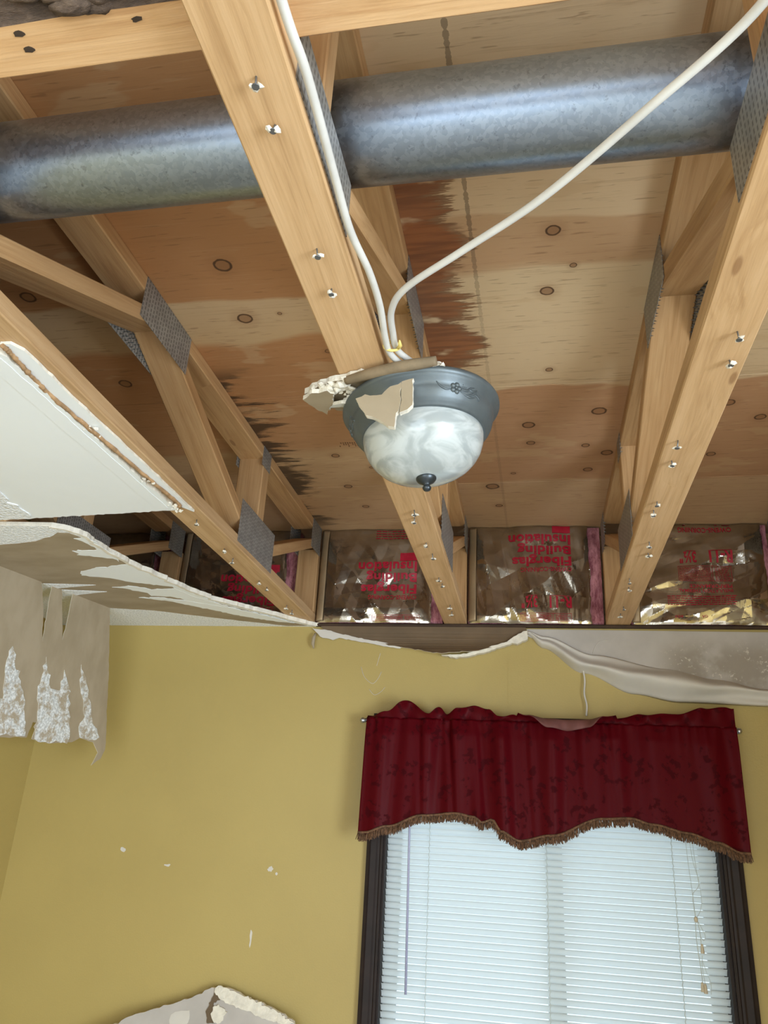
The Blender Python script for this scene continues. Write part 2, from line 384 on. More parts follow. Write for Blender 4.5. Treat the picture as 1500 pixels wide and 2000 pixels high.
def add_tube(bm, pts, radii, seg=8, mi=0, cap=True):
    pts = [Vector(p) for p in pts]; n = len(pts)
    if not isinstance(radii, (list, tuple)): radii = [radii] * n
    rings = []; ref = None
    for i, p in enumerate(pts):
        d = (pts[min(i + 1, n - 1)] - pts[max(i - 1, 0)]).normalized()
        if ref is None: ref = d.orthogonal().normalized()
        ref = (ref - d * ref.dot(d)).normalized(); b = d.cross(ref)
        rings.append([bm.verts.new(p + (ref * math.cos(2 * math.pi * k / seg) + b * math.sin(2 * math.pi * k / seg)) * radii[i]) for k in range(seg)])
    for a, b in zip(rings, rings[1:]):
        for k in range(seg):
            f = bm.faces.new((a[k], a[(k + 1) % seg], b[(k + 1) % seg], b[k])); f.material_index = mi; f.smooth = True
    if cap:
        bm.faces.new(rings[0][::-1]).material_index = mi; bm.faces.new(rings[-1]).material_index = mi

def tube(name, pts, radii, mat, parent=None, seg=8):
    bm = bmesh.new(); add_tube(bm, pts, radii, seg); return bm_obj(name, bm, mat, parent)

def spline(pts, n=10):
    """Catmull-Rom through the points"""
    P = [Vector(p) for p in pts]; P = [P[0] * 2 - P[1]] + P + [P[-1] * 2 - P[-2]]; out = []
    for i in range(1, len(P) - 2):
        a, b, c, d = P[i-1:i+3]
        for k in range(n):
            t = k / n
            out.append(0.5 * ((2 * b) + (c - a) * t + (2 * a - 5 * b + 4 * c - d) * t * t + (3 * b - a - 3 * c + d) * t ** 3))
    out.append(P[-2]); return out

def lathe(name, prof, mat, parent=None, seg=48, smooth=True):
    bm = bmesh.new(); rings = []
    for r, z in prof:
        rings.append([bm.verts.new((r * math.cos(2 * math.pi * k / seg), r * math.sin(2 * math.pi * k / seg), z)) for k in range(seg)] if r > 1e-6 else [bm.verts.new((0, 0, z))])
    for a, b in zip(rings, rings[1:]):
        for k in range(seg):
            k2 = (k + 1) % seg
            q = [a[k % len(a)], a[k2 % len(a)], b[k2 % len(b)], b[k % len(b)]]
            u = []
            for v in q:
                if v not in u: u.append(v)
            if len(u) > 2: bm.faces.new(u)
    return bm_obj(name, bm, mat, parent, smooth)

def jag(pts, amp, step, seed=0, closed=True, skip=()):
    """break the straight sides of an outline into an irregular torn line"""
    rr = random.Random(seed); out = []; n = len(pts)
    for i in range(n if closed else n - 1):
        a = Vector(pts[i]); b = Vector(pts[(i + 1) % n]); out.append(a)
        if i in skip: continue
        L = (b - a).length; m = int(L / step)
        nrm = Vector((-(b - a)[1], (b - a)[0])).normalized() if L > 0 else Vector((0, 0))
        for k in range(1, m):
            out.append(a.lerp(b, (k + rr.uniform(-.3, .3)) / m) + nrm * rr.gauss(0, amp))
    if not closed: out.append(Vector(pts[-1]))
    return out

def prism(name, outline, frame, thick, mats, parent=None, holes=()):
    """outline (u,v) extruded by thick; frame(u, v, w) -> xyz, w=0 the seen face; mats: face, side, back"""
    loops = [[Vector((p[0], p[1], 0)) for p in lp] for lp in ([outline] + list(holes))]
    flat = [p for lp in loops for p in lp]
    tris = tessellate_polygon(loops)
    n = len(flat)
    verts = [frame(p[0], p[1], 0) for p in flat] + [frame(p[0], p[1], thick) for p in flat]
    faces = [tuple(t) for t in tris]; mi = [0] * len(faces)
    faces += [tuple(i + n for i in reversed(t)) for t in tris]; mi += [2] * len(tris)
    s = 0
    for lp in loops:
        m = len(lp)
        for i in range(m): faces.append((s + i, s + (i + 1) % m, s + (i + 1) % m + n, s + i + n)); mi.append(1)
        s += m
    ms = list(mats) if isinstance(mats, (list, tuple)) else [mats] * 3
    o = mesh_obj(name, verts, faces, ms, parent, False, mi)
    bm = bmesh.new(); bm.from_mesh(o.data); bmesh.ops.recalc_face_normals(bm, faces=bm.faces); bm.to_mesh(o.data); bm.free()
    return o

def grid(name, nu, nv, fn, mat, parent=None, smooth=True, thick=0.0):
    verts = [fn(i / nu, j / nv) for j in range(nv + 1) for i in range(nu + 1)]
    faces = [(j * (nu + 1) + i, j * (nu + 1) + i + 1, (j + 1) * (nu + 1) + i + 1, (j + 1) * (nu + 1) + i) for j in range(nv) for i in range(nu)]
    o = mesh_obj(name, verts, faces, mat, parent, smooth)
    if thick:
        md = o.modifiers.new('thickness', 'SOLIDIFY'); md.thickness = thick; md.offset = 0
    return o

def interp(x, pts):
    if x <= pts[0][0]: return pts[0][1]
    for (a, b), (c, d) in zip(pts, pts[1:]):
        if x <= c:
            t = (x - a) / (c - a); t = t * t * (3 - 2 * t); return b + (d - b) * t
    return pts[-1][1]

def lumber(name, p0, p1, mat, parent, width=0.089, thick=0.038, side=Vector((1, 0, 0)), ch=0.0025):
    """a sawn stick from p0 to p1 (centre line) modelled along its own X axis"""
    p0, p1 = Vector(p0), Vector(p1); d = (p1 - p0); L = d.length; d.normalize()
    s = (side - d * side.dot(d)).normalized(); t = d.cross(s)
    w, h = width / 2, thick / 2
    sec = [(-w + ch, -h), (w - ch, -h), (w, -h + ch), (w, h - ch), (w - ch, h), (-w + ch, h), (-w, h - ch), (-w, -h + ch)]
    n = 8; verts = []; faces = []
    for x in (-L / 2, L / 2): verts += [(x, a, b) for a, b in sec]
    for k in range(n): faces.append((k, k + n, (k + 1) % n + n, (k + 1) % n))
    faces.append(tuple(range(n))); faces.append(tuple(reversed(range(n, 2 * n))))
    o = mesh_obj(name, verts, faces, mat, parent)
    bm = bmesh.new(); bm.from_mesh(o.data); bmesh.ops.recalc_face_normals(bm, faces=bm.faces); bm.to_mesh(o.data); bm.free()
    m = Matrix((d, s, t)).transposed().to_4x4(); m.translation = (p0 + p1) / 2
    o.matrix_basis = m
    return o

def copy_tree(o, parent=None):
    c = o.copy(); COL.objects.link(c); c.parent = parent
    for ch in list(o.children): copy_tree(ch, c)
    return c

S = 0.6096; HW = 0.0445; ZC = 2.45
# ------------------------------------------------------------------ the room
def fr_wall(yf): return lambda u, v, w: (u, yf + w, v)
def fr_ceil(z): return lambda u, v, w: (u, v, z + w)

struct(box('floor', -1.82, 3.32, -5.32, 0.12, -0.1, 0.0, 'carpet'), 'beige carpeted floor')
struct(prism('wall_far', [(-1.82, 0), (3.32, 0), (3.32, 2.437), (-1.82, 2.437)], fr_wall(0.0), 0.12, ['wall', 'gypsum', 'gypsum'],
    holes=[[(-0.25, 0.93), (0.897, 0.93), (0.897, 2.045), (-0.25, 2.045)]]), 'mustard yellow wall with the window')
struct(box('wall_left', -1.82, -1.70, -5.32, 0.0, 0.0, 2.86, 'wall'), 'mustard yellow side wall on the left')
struct(prism('wall_right', [(-5.32, 0), (0.0, 0), (0.0, 2.86), (-5.32, 2.86)], lambda u, v, w: (3.2 + w, u, v), 0.12, ['wall', 'gypsum', 'gypsum'],
    holes=[[(-5.1, 0.02), (-3.1, 0.02), (-3.1, 2.1), (-5.1, 2.1)]]), 'mustard yellow wall with a patio door opening')
struct(prism('wall_rear', [(-1.82, 0), (3.32, 0), (3.32, 2.86), (-1.82, 2.86)], lambda u, v, w: (u, -5.2 - w, v), 0.12, ['wall', 'gypsum', 'gypsum'],
    holes=[[(-1.55, 0.2), (0.95, 0.2), (0.95, 2.3), (-1.55, 2.3)]]), 'mustard yellow wall behind the viewer with a window opening')

struct(box('light_block_partition', 1.62, 1.72, -1.75, 0.0, 0.0, 2.437, 'wall'), 'added mustard yellow partition, out of view, blocking light right of the window')  # unseen, added to keep patio door light off the far wall's right end

sub = struct(empty('ceiling_deck', (0, 0, 2.847)), 'plywood deck above the open trusses')
for y0, y1 in ((-0.447, 0.12), (-1.083, -0.447), (-2.305, -1.083), (-3.525, -2.305), (-5.32, -3.525)):
    box('plywood_panel', -1.82, 3.32, y0 + 0.0012, y1 - 0.0012, 0.0, 0.019, 'ply', sub, 0.0008)
rim = lumber('rim_joist', (-1.82, 0.100, 2.645), (3.32, 0.100, 2.645), 'lumber_web', None, 0.395, 0.038, Vector((0, 0, 1)))
struct(rim, 'rim board behind the insulation')
pl = lumber('top_plate', (-0.56, 0.051, 2.4425), (1.61, 0.051, 2.4425), 'shaded_wood', None, 0.132, 0.012, Vector((0, 1, 0)))
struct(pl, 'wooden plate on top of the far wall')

# near part of the plasterboard ceiling, still nailed up
near = prism('ceiling', jag([(-0.70, -5.2), (-0.672, -2.12), (-0.640, -1.98), (-0.6215, -1.93), (-0.6215, -1.66), (-0.6205, -1.4), (-0.615, -1.22), (-0.80, -1.203), (-1.168, -1.175), (-1.70, -1.168), (-1.70, -5.2)], 0.0016, 0.012, 3, True, (0, 9, 10)),
    fr_ceil(2.437), 0.0125, ['white_paint', 'gypsum', 'tan'])
struct(near, 'smooth white plasterboard ceiling still hanging beside the left truss')
prism('joint_tape', jag([(-0.690, -3.4), (-0.668, -1.23), (-0.632, -1.235), (-0.634, -1.9), (-0.654, -2.3), (-0.66, -3.4)], 0.0008, 0.03, 5), fr_ceil(2.4362), 0.0008, 'white_paint', near)
prism('popcorn_patch', jag([(-1.027, -1.371), (-1.041, -1.313), (-1.043, -1.265), (-1.043, -1.219), (-1.056, -1.193), (-1.155, -1.187), (-1.421, -1.181), (-1.021, -1.667)], 0.004, 0.014, 8), fr_ceil(2.4345), 0.0025, 'popcorn', near)
LB = [(-0.611, -1.959), (-0.612, -1.924), (-0.619, -1.855), (-0.622, -1.777), (-0.614, -1.634), (-0.605, -1.423), (-0.596, -1.266), (-0.6, -1.232)]
LR = [(-0.597, -1.958), (-0.585, -1.935), (-0.584, -1.89), (-0.587, -1.774), (-0.583, -1.64), (-0.581, -1.46), (-0.58, -1.316), (-0.58, -1.189)]
prism('paper_ledge', [Vector((p[0] - 0.006, p[1])) for p in LB] + [Vector(p) for p in jag(LR, 0.0010, 0.02, 9, False)][::-1], fr_ceil(2.4435), 0.006, ['white_paint', 'gypsum', 'gypsum'], near)
bm = bmesh.new(); rr = random.Random(4)
pts = [(p.x + rr.gauss(0, 0.0008), p.y, 2.4405 + rr.gauss(0, 0.0007)) for p in spline([(q[0], q[1], 0) for q in LB], 11)]
add_tube(bm, pts, [0.0034 + abs(rr.gauss(0, 0.0012)) for _ in pts], 7); bm_obj('torn_edge', bm, 'brown_edge', near)
def crumb_cluster(bm, c, n, spread, size, rr, mi=0):
    for _ in range(n):
        p = Vector(c) + Vector((rr.gauss(0, spread[0]), rr.gauss(0, spread[1]), rr.gauss(0, spread[2])))
        s = size * rr.uniform(0.5, 1.4)
        r = bmesh.ops.create_icosphere(bm, subdivisions=1, radius=s)
        for v in r['verts']:
            v.co = v.co * rr.uniform(0.45, 1.5); v.co.z *= 0.7; v.co += p
        for f in {f for v in r['verts'] for f in v.link_faces}: f.material_index = mi
bm = bmesh.new(); rr = random.Random(14)
for yv in (-1.235, -1.40, -1.66): crumb_cluster(bm, (-0.612, yv, 2.4385), 6 if yv < -1.3 else 14, (0.006, 0.014, 0.0015), 0.0042, rr)
bm_obj('gypsum_crumbs', bm, 'gypsum', near)

# far part of the ceiling: torn board whose paper has peeled away
EDGE = [(-1.038, -1.123), (-0.998, -1.094), (-0.973, -1.043), (-0.976, -0.943), (-0.966, -0.849), (-0.954, -0.774), (-0.924, -0.661), (-0.881, -0.497), (-0.839, -0.388), (-0.701, -0.215), (-0.644, -0.134), (-0.599, -0.072), (-0.556, -0.017)]
edge_j = jag(EDGE, 0.0022, 0.014, 21, False)
far = prism('ceiling', list(edge_j) + [Vector((-0.53, 0.0)), Vector((-1.70, 0.0)), Vector((-1.70, -1.15)), Vector((-1.206, -1.138))], fr_ceil(2.437), 0.0125, ['popcorn', 'gypsum', 'tan'])
struct(far, 'torn ceiling board in the far left corner with peeled tan paper')
tan_poly = [(-1.299, -0.982), (-1.18, -1.004), (-1.076, -1.052), (-1.048, -1.076), (-1.013, -1.07), (-0.987, -1.019), (-0.991, -0.916), (-0.979, -0.825), (-0.967, -0.748), (-0.937, -0.634), (-0.895, -0.466), (-0.852, -0.355), (-0.715, -0.17), (-0.65, -0.079), (-0.594, -0.016), (-0.68, -0.014), (-0.83, -0.083), (-0.975, -0.151), (-1.151, -0.24), (-1.316, -0.275), (-1.403, -0.587), (-1.437, -0.786), (-1.492, -1.177)]
prism('peeled_paper', jag(tan_poly, 0.0015, 0.02, 22), fr_ceil(2.4362), 0.0008, 'tan', far)
bm = bmesh.new(); n = len(edge_j)
strip = [edge_j[i] for i in range(n)] + [edge_j[i] + Vector((-0.012, 0.004)) * (0.7 + 0.6 * random.random()) for i in range(n - 1, -1, -1)]
prism('gypsum_edge', strip, fr_ceil(2.4340), 0.0030, 'gypsum', far); bm.free()
for i, poly in enumerate([
    [(-1.024, -1.029), (-1.01, -1.007), (-0.999, -0.953), (-1.018, -0.927), (-1.091, -0.924), (-1.083, -0.896), (-1.097, -0.887), (-1.039, -0.866), (-0.996, -0.85), (-0.99, -0.82), (-0.97, -0.878), (-0.974, -0.952), (-0.973, -1.043)],
    [(-1.177, -0.726), (-1.11, -0.757), (-0.997, -0.79), (-0.966, -0.8), (-0.959, -0.764), (-0.932, -0.645), (-0.889, -0.478), (-0.849, -0.361), (-0.879, -0.285), (-0.924, -0.354), (-0.93, -0.552), (-1.049, -0.601), (-1.111, -0.653), (-1.2, -0.683)],
    [(-1.16, -0.548), (-1.078, -0.56), (-1.039, -0.541), (-1.025, -0.517), (-0.93, -0.534), (-0.907, -0.447), (-0.852, -0.355), (-0.788, -0.258), (-0.868, -0.313), (-0.942, -0.375), (-0.993, -0.434), (-1.062, -0.441), (-1.059, -0.479), (-1.111, -0.529)],
    [(-1.122, -0.421), (-1.037, -0.421), (-0.946, -0.375), (-0.818, -0.286), (-0.713, -0.178), (-0.633, -0.064), (-0.701, -0.086), (-0.82, -0.169), (-0.953, -0.306), (-1.025, -0.375)]]):
    prism('white_streak', jag(poly, 0.003, 0.012, 30 + i), fr_ceil(2.4353 - 0.00025 * i), 0.0011, 'white_paint', far)
for i, poly in enumerate([[(-1.401, -0.593), (-1.209, -0.573), (-1.339, -0.544), (-1.42, -0.526)], [(-1.377, -0.519), (-1.21, -0.493), (-1.327, -0.461), (-1.388, -0.435)]]):
    prism('popcorn_patch', jag(poly, 0.001, 0.02, 40 + i), fr_ceil(2.4350), 0.0012, 'popcorn', far)
FQ = Vector((-1.316, -0.275)); FD = Vector((0.2304, 0.9731)).normalized(); FN = Vector((FD[1], -FD[0]))
def fr_flap(off):
    def f(s, z, w):
        p = FQ + FD * s + FN * (off - w); return (p[0], p[1], z)
    return f
flap_out = [(-0.75, 2.437), (-0.345, 2.437), (-0.306, 2.33), (-0.285, 2.234), (-0.292, 2.34), (-0.297, 2.437), (-0.25, 2.437), (-0.215, 2.32), (-0.198, 2.264), (-0.195, 2.34), (-0.196, 2.437), (0.0, 2.437), (0.052, 2.223), (0.105, 1.963), (0.112, 1.918), (0.098, 1.885), (0.056, 1.858), (0.078, 1.905), (0.045, 1.938), (-0.027, 1.944), (-0.06, 1.926), (-0.163, 1.91), (-0.24, 1.916), (-0.232, 1.97), (-0.25, 1.97), (-0.262, 1.918), (-0.368, 1.906), (-0.75, 1.90)]
fl = prism('hanging_paper', jag(flap_out, 0.0012, 0.016, 50, True, (0, 27)), fr_flap(0.0), 0.0016, ['tan', 'gypsum', 'popcorn'], far)
for i, poly in enumerate([
    [(-0.255, 2.191), (-0.207, 2.09), (-0.164, 2.09), (-0.163, 2.164), (-0.124, 2.104), (-0.076, 1.941), (-0.082, 1.919), (-0.163, 1.91), (-0.231, 1.918), (-0.238, 1.989), (-0.264, 2.088), (-0.256, 2.098)],
    [(-0.089, 2.198), (-0.051, 2.154), (0.01, 2.025), (0.068, 1.959), (0.051, 1.946), (-0.028, 1.947), (-0.042, 1.981), (-0.022, 2.02), (-0.069, 2.114)],
    [(-0.403, 2.195), (-0.377, 2.136), (-0.339, 2.092), (-0.304, 2.033), (-0.272, 1.921), (-0.366, 1.913), (-0.483, 1.898), (-0.508, 1.981), (-0.393, 2.024), (-0.413, 2.128)]]):
    prism('white_patch', jag(poly, 0.004, 0.014, 60 + i), fr_flap(0.0022), 0.0016, ['worn', 'gypsum', 'worn'], fl)

# window: jamb, sashes, panes, casings
win = struct(empty('window_1', (0.3235, 0.0, 0.93)), 'vinyl sliding window behind the blind')
def W(name, x0, x1, y0, y1, z0, z1, mat, par=win, bev=0.001):
    ox, oz = 0.3235, 0.93
    return box(name, x0 - ox, x1 - ox, y0, y1, z0 - oz, z1 - oz, mat, par, bev)
W('jamb', -0.25, -0.235, 0.0, 0.12, 0.93, 2.045, 'casing'); W('jamb', 0.882, 0.897, 0.0, 0.12, 0.93, 2.045, 'casing')
W('jamb', -0.235, 0.882, 0.0, 0.12, 2.03, 2.045, 'casing'); W('sill', -0.235, 0.882, -0.03, 0.12, 0.93, 0.95, 'casing')
for x0, x1, yy in ((-0.235, 0.365, 0.085), (0.335, 0.882, 0.105)):
    s_ = bpy.data.objects.new('sash', None); COL.objects.link(s_); s_.parent = win
    bm = bmesh.new(); ox, oz = 0.3235, 0.93
    for a in ((x0, x0 + 0.045, 0.95, 2.03), (x1 - 0.045, x1, 0.95, 2.03), (x0 + 0.045, x1 - 0.045, 0.95, 0.995), (x0 + 0.045, x1 - 0.045, 1.985, 2.03)):
        add_box(bm, a[0] - ox, a[1] - ox, yy - 0.009, yy + 0.009, a[2] - oz, a[3] - oz)
    bm_obj('sash_frame', bm, 'vinyl', s_)
    W('pane', x0 + 0.045, x1 - 0.045, yy - 0.002, yy + 0.002, 0.995, 1.985, 'pane', s_, 0)
def casing(name, x0, x1, z0, z1, vertical, label):
    """moulded casing: flat with a raised outer band and an inner bead"""
    bm = bmesh.new(); prof = [(0.0, 0.0), (0.0, -0.020), (0.010, -0.022), (0.014, -0.017), (0.032, -0.015), (0.037, -0.011), (0.044, -0.010), (0.047, -0.013), (0.055, -0.013), (0.055, 0.0)]
    a = []; b = []
    for t, y in prof:
        if vertical:
            xx = x0 + (x1 - x0) * t / 0.055; a.append(bm.verts.new((xx, y, z0))); b.append(bm.verts.new((xx, y, z1)))
        else:
            zz = z0 + (z1 - z0) * t / 0.055; a.append(bm.verts.new((x0, y, zz))); b.append(bm.verts.new((x1, y, zz)))
    m = len(prof)
    for i in range(m): bm.faces.new((a[i], a[(i + 1) % m], b[(i + 1) % m], b[i]))
    bm.faces.new(a); bm.faces.new(b[::-1])
    return struct(bm_obj(name, bm, 'casing'), label)
casing('trim_1', -0.300, -0.243, 0.88, 2.10, True, 'dark brown window casing on the left side')
casing('trim_2', 0.953, 0.893, 0.88, 2.10, True, 'dark brown window casing on the right side')
casing('trim_3', -0.243, 0.893, 2.10, 2.043, False, 'dark brown window casing above the blind')
casing('trim_4', -0.243, 0.893, 0.875, 0.932, False, 'dark brown window casing below the sill')

# damage on the far wall, under the plate
wf = bpy.data.objects['wall_far']
brown = prism('torn_brown_paper', jag([(-0.549, 2.447), (-0.018, 2.444), (0.269, 2.436), (0.271, 2.412), (0.197, 2.372), (0.081, 2.337), (-0.046, 2.323), (-0.216, 2.355), (-0.381, 2.384), (-0.508, 2.409)], 0.0012, 0.015, 70, True, (0, 1)),
    lambda u, v, w: (u, -0.012 - 0.05 * max(0, min(1, (2.44 - v) / 0.12)) ** 1.5 * math.exp(-((u - 0.0) / 0.22) ** 2) + w, v), 0.008, ['dark_brown', 'gypsum', 'gypsum'], wf)
prism('gypsum_edge', jag([(-0.05, 2.323), (0.025, 2.326), (0.102, 2.345), (0.188, 2.373), (0.259, 2.417), (0.275, 2.419), (0.276, 2.388), (0.236, 2.368), (0.217, 2.372), (0.188, 2.36), (0.121, 2.337), (0.054, 2.319), (0.005, 2.312)], 0.0015, 0.010, 71), fr_wall(-0.032), 0.027, 'gypsum', wf)
prism('gypsum_edge', jag([(-0.573, 2.429), (-0.508, 2.419), (-0.381, 2.389), (-0.196, 2.359), (-0.215, 2.349), (-0.38, 2.375), (-0.46, 2.389), (-0.484, 2.38), (-0.538, 2.394)], 0.0012, 0.012, 72), fr_wall(-0.016), 0.006, 'pale_skin', wf)
bm = bmesh.new(); add_tube(bm, [(-0.556, -0.018, 2.405), (-0.560, -0.026, 2.385), (-0.562, -0.024, 2.362), (-0.558, -0.018, 2.345)], [0.004, 0.0075, 0.007, 0.003], 7)
bm_obj('curled_scrap', bm, 'tan', wf)
grey = prism('bare_patch', [(0.273, 2.432), (1.13, 2.427), (1.789, 2.423), (1.724, 2.111), (1.103, 2.216), (0.766, 2.282), (0.516, 2.323), (0.331, 2.379), (0.274, 2.406)], fr_wall(-0.004), 0.003, 'grey_bare', wf)
TOP = [(0.273, 2.424), (0.335, 2.401), (0.515, 2.333), (0.764, 2.29), (0.935, 2.256), (1.1, 2.222), (1.716, 2.109)]
BOT = [(0.273, 2.414), (0.33, 2.36), (0.475, 2.266), (0.651, 2.194), (0.806, 2.169), (1.093, 2.162), (1.709, 2.076)]
def drape(u, v):
    x = 0.268 + u * 1.35; zt = interp(x, TOP); zb = interp(x, BOT); h = zt - zb
    fold = 0.5 - 0.5 * math.cos(v * math.pi)
    y = -0.008 - 0.045 * math.sin(v * math.pi) ** 0.8 * min(1, h / 0.1) - 0.012 * math.sin(v * 9.0 + x * 5.0) * min(1, h / 0.07)
    z = zt - h * v + 0.006 * math.sin(x * 17 + v * 5) * v * (1 - v) * 3
    return (x, y + 0.01 * (v > 0.97), z)
tag(grid('hanging_paint_skin', 90, 22, drape, 'pale_skin', None, True, 0.0018), 'sagging pale paint skin peeled from the wall above the valance', 'paint skin')
bm = bmesh.new()
add_tube(bm, spline([(0.473, -0.010, 2.285), (0.478, -0.016, 2.24), (0.474, -0.020, 2.19), (0.481, -0.018, 2.15), (0.478, -0.016, 2.112)], 6), [0.0035] * 25, 6)
bm_obj('hanging_paper_strip', bm, 'pale_skin', wf)
box('wall_seam', 0.1985, 0.2005, -0.0012, 0.0, 2.05, 2.33, 'wall', wf)
for pts in ([(705,1300),(712,1322),(727,1334),(738,1326),(745,1312)], [(742,1277),(739,1290),(736,1300)], [(720,1345),(730,1357),(744,1350),(752,1342)]):
    pass
def scratch(pts, r=0.0009): tube('paint_crack', spline(pts, 5), r, 'pale_skin', wf, 5)
scratch([(-0.366, -0.001, 2.279), (-0.35, -0.001, 2.24), (-0.318, -0.001, 2.215), (-0.297, -0.001, 2.233), (-0.284, -0.001, 2.261)]); scratch([(-0.292, -0.001, 2.333), (-0.299, -0.001, 2.304), (-0.304, -0.001, 2.284)]); scratch([(-0.329, -0.001, 2.193), (-0.307, -0.001, 2.172), (-0.282, -0.001, 2.184), (-0.267, -0.001, 2.202)])
scratch([(0.567, -0.005, 2.395), (0.533, -0.005, 2.381), (0.513, -0.005, 2.344), (0.515, -0.005, 2.312)], 0.0012)
for i, pp in enumerate([[(487,1832),(491,1845),(492,1870)], [(232,1658),(248,1655),(258,1662)], [(312,1683),(330,1690),(340,1696)], [(528,1692),(538,1706),(545,1712)]]):
    pass
for i, (x, z, a, b) in enumerate(((-0.70, 1.318, 0.005, 0.034), (-1.238, 1.577, 0.016, 0.009), (-1.05, 1.533, 0.018, 0.006), (-0.652, 1.545, 0.014, 0.012), (-0.628, 1.53, 0.006, 0.006))):
    rr = random.Random(80 + i)
    prism('paint_scuff', [Vector((x + a * math.cos(t * 0.571) * rr.uniform(.4, 1.1), z + b * math.sin(t * 0.571) * rr.uniform(.4, 1.1))) for t in range(11)], fr_wall(-0.0009), 0.0009, 'pale_skin', wf)

# ------------------------------------------------------------------ floor trusses (4x2 on the flat, plated webs)
def plate_mesh(L, H):
    bm = bmesh.new(); add_box(bm, -L / 2, L / 2, -0.0006, 0.0006, -H / 2, H / 2, 0)
    nx = int(L / 0.0068); nz = int(H / 0.0125)
    for i in range(1, nx):
        if i % 2: continue
        for k in range(nz):
            x = -L / 2 + 0.0068 * i; z = -H / 2 + 0.0125 * (k + 0.5) + 0.003 * (i % 4 == 0)
            if z > H / 2 - 0.003: continue
            a = [bm.verts.new(p) for p in ((x - 0.0012, 0.0006, z - 0.0018), (x + 0.0012, 0.0006, z - 0.0018), (x + 0.0012, 0.0006, z + 0.0018), (x - 0.0012, 0.0006, z + 0.0018))]
            t = bm.verts.new((x, 0.0085, z - 0.001))
            for q in range(4): bm.faces.new((a[q], a[(q + 1) % 4], t)).material_index = 1
    me = bpy.data.meshes.new('connector_plate'); bm.to_mesh(me); bm.free()
    me.materials.append(M['plate']); me.materials.append(M['tooth'])
    return me
_pm = {}
def plate(parent, y0, y1, z0, z1):
    key = (round(y1 - y0, 3), round(z1 - z0, 3))
    if key not in _pm: _pm[key] = plate_mesh(*key)
    for sx in (1, -1):
        o = link('connector_plate', _pm[key], parent)
        X = Vector((0, sx, 0)); Z = Vector((0, 0, 1)); Y = Z.cross(X)
        m = Matrix((X, Y, Z)).transposed().to_4x4(); m.translation = (sx * (HW + 0.0007), (y0 + y1) / 2, (z0 + z1) / 2); o.matrix_basis = m

def nail_mesh(seed):
    rr = random.Random(seed); bm = bmesh.new(); L = rr.uniform(0.010, 0.016)
    a, b = rr.uniform(-.003, .003), rr.uniform(-.003, .003)
    add_tube(bm, [(0, 0, -0.006), (a, b, L)], 0.0012, 6, 0)
    add_tube(bm, [(a, b, L - 0.0008), (a, b, L + 0.0006)], [0.0042, 0.0042], 10, 0)
    for _ in range(rr.randint(2, 4)):
        ang = rr.uniform(0, 6.28); r0 = bmesh.ops.create_icosphere(bm, subdivisions=1, radius=rr.uniform(0.003, 0.0055))
        for v in r0['verts']:
            v.co *= rr.uniform(0.6, 1.35); v.co.z *= 0.6
            v.co += Vector((a + 0.0045 * math.cos(ang), b + 0.0045 * math.sin(ang), L - 0.0018))
        for f in {f for v in r0['verts'] for f in v.link_faces}: f.material_index = 1
    me = bpy.data.meshes.new('nail'); bm.to_mesh(me); bm.free(); me.materials.append(M['nail']); me.materials.append(M['gypsum']); return me
NAILS = [nail_mesh(s) for s in range(6)]

def make_truss():
    t = empty('floor_truss', (0, 0, ZC))
    lumber('bottom_chord', (0, -5.1, 0.019), (0, 0.0, 0.019), 'lumber', t)
    lumber('top_chord', (0, -5.1, 0.378), (0, -0.13, 0.378), 'lumber_web', t)
    def web(y0, z0, y1, z1, th=0.038, name='web'): lumber(name, (0, y0, z0), (0, y1, z1), 'lumber_web', t, 0.0875, th)
    web(-2.215, 0.045, -1.487, 0.3685); web(-1.535, 0.3625, -0.775, 0.051)
    web(-0.742, 0.038, -0.742, 0.359, 0.056); web(-2.265, 0.038, -2.265, 0.359)
    web(-0.70, 0.052, -0.095, 0.312); web(-0.021, 0.038, -0.021, 0.30, 0.046, 'end_post')
    web(-2.30, 0.064, -2.985, 0.350); web(-3.03, 0.350, -3.74, 0.045); web(-3.77, 0.038, -3.77, 0.359); web(-3.80, 0.045, -4.5, 0.35)
    for a in ((-2.382, -2.128, 0.010, 0.104), (-1.640, -1.390, 0.290, 0.3955), (-0.912, -0.594, 0.017, 0.153), (-0.160, -0.030, 0.275, 0.3955), (-0.790, -0.712, 0.330, 0.3955), (-3.13, -2.88, 0.290, 0.3955)):
        plate(t, *a)
    return t
proto = make_truss()
TR = [(0.0, 'bare wooden floor truss in the middle, light fixture under it'), (-S, 'wooden floor truss with white ceiling board along its bottom chord'),
      (S, 'wooden floor truss right of the light, plain nailed bottom chord'), (-2 * S, 'shadowed wooden truss above the torn corner ceiling'),
      (2 * S, 'wooden floor truss at the right edge of the picture'), (3 * S, 'wooden floor truss next beyond the right edge truss')]
trusses = []
for i, (x, lab) in enumerate(TR):
    o = proto if i == 0 else copy_tree(proto)
    o.location = (x, 0, ZC); tag(o, lab, 'truss', 'floor trusses under the deck'); trusses.append(o)
def chord_of(t): return [c for c in t.children if c.name.startswith('bottom_chord')][0]
def nails(t, pts, x0):
    c = chord_of(t); rr = random.Random(int(abs(x0) * 100) + 3)
    for i, (x, y) in enumerate(pts):
        n = link('nail', NAILS[(i + int(abs(x0) * 10)) % 6], c)
        n.location = (y + 2.55, x - x0, 0.0185); n.rotation_euler = (0, 0, rr.uniform(0, 6.28))
        k = 1.05 if y < -1.9 else 1.15; n.scale = (k, k, k)
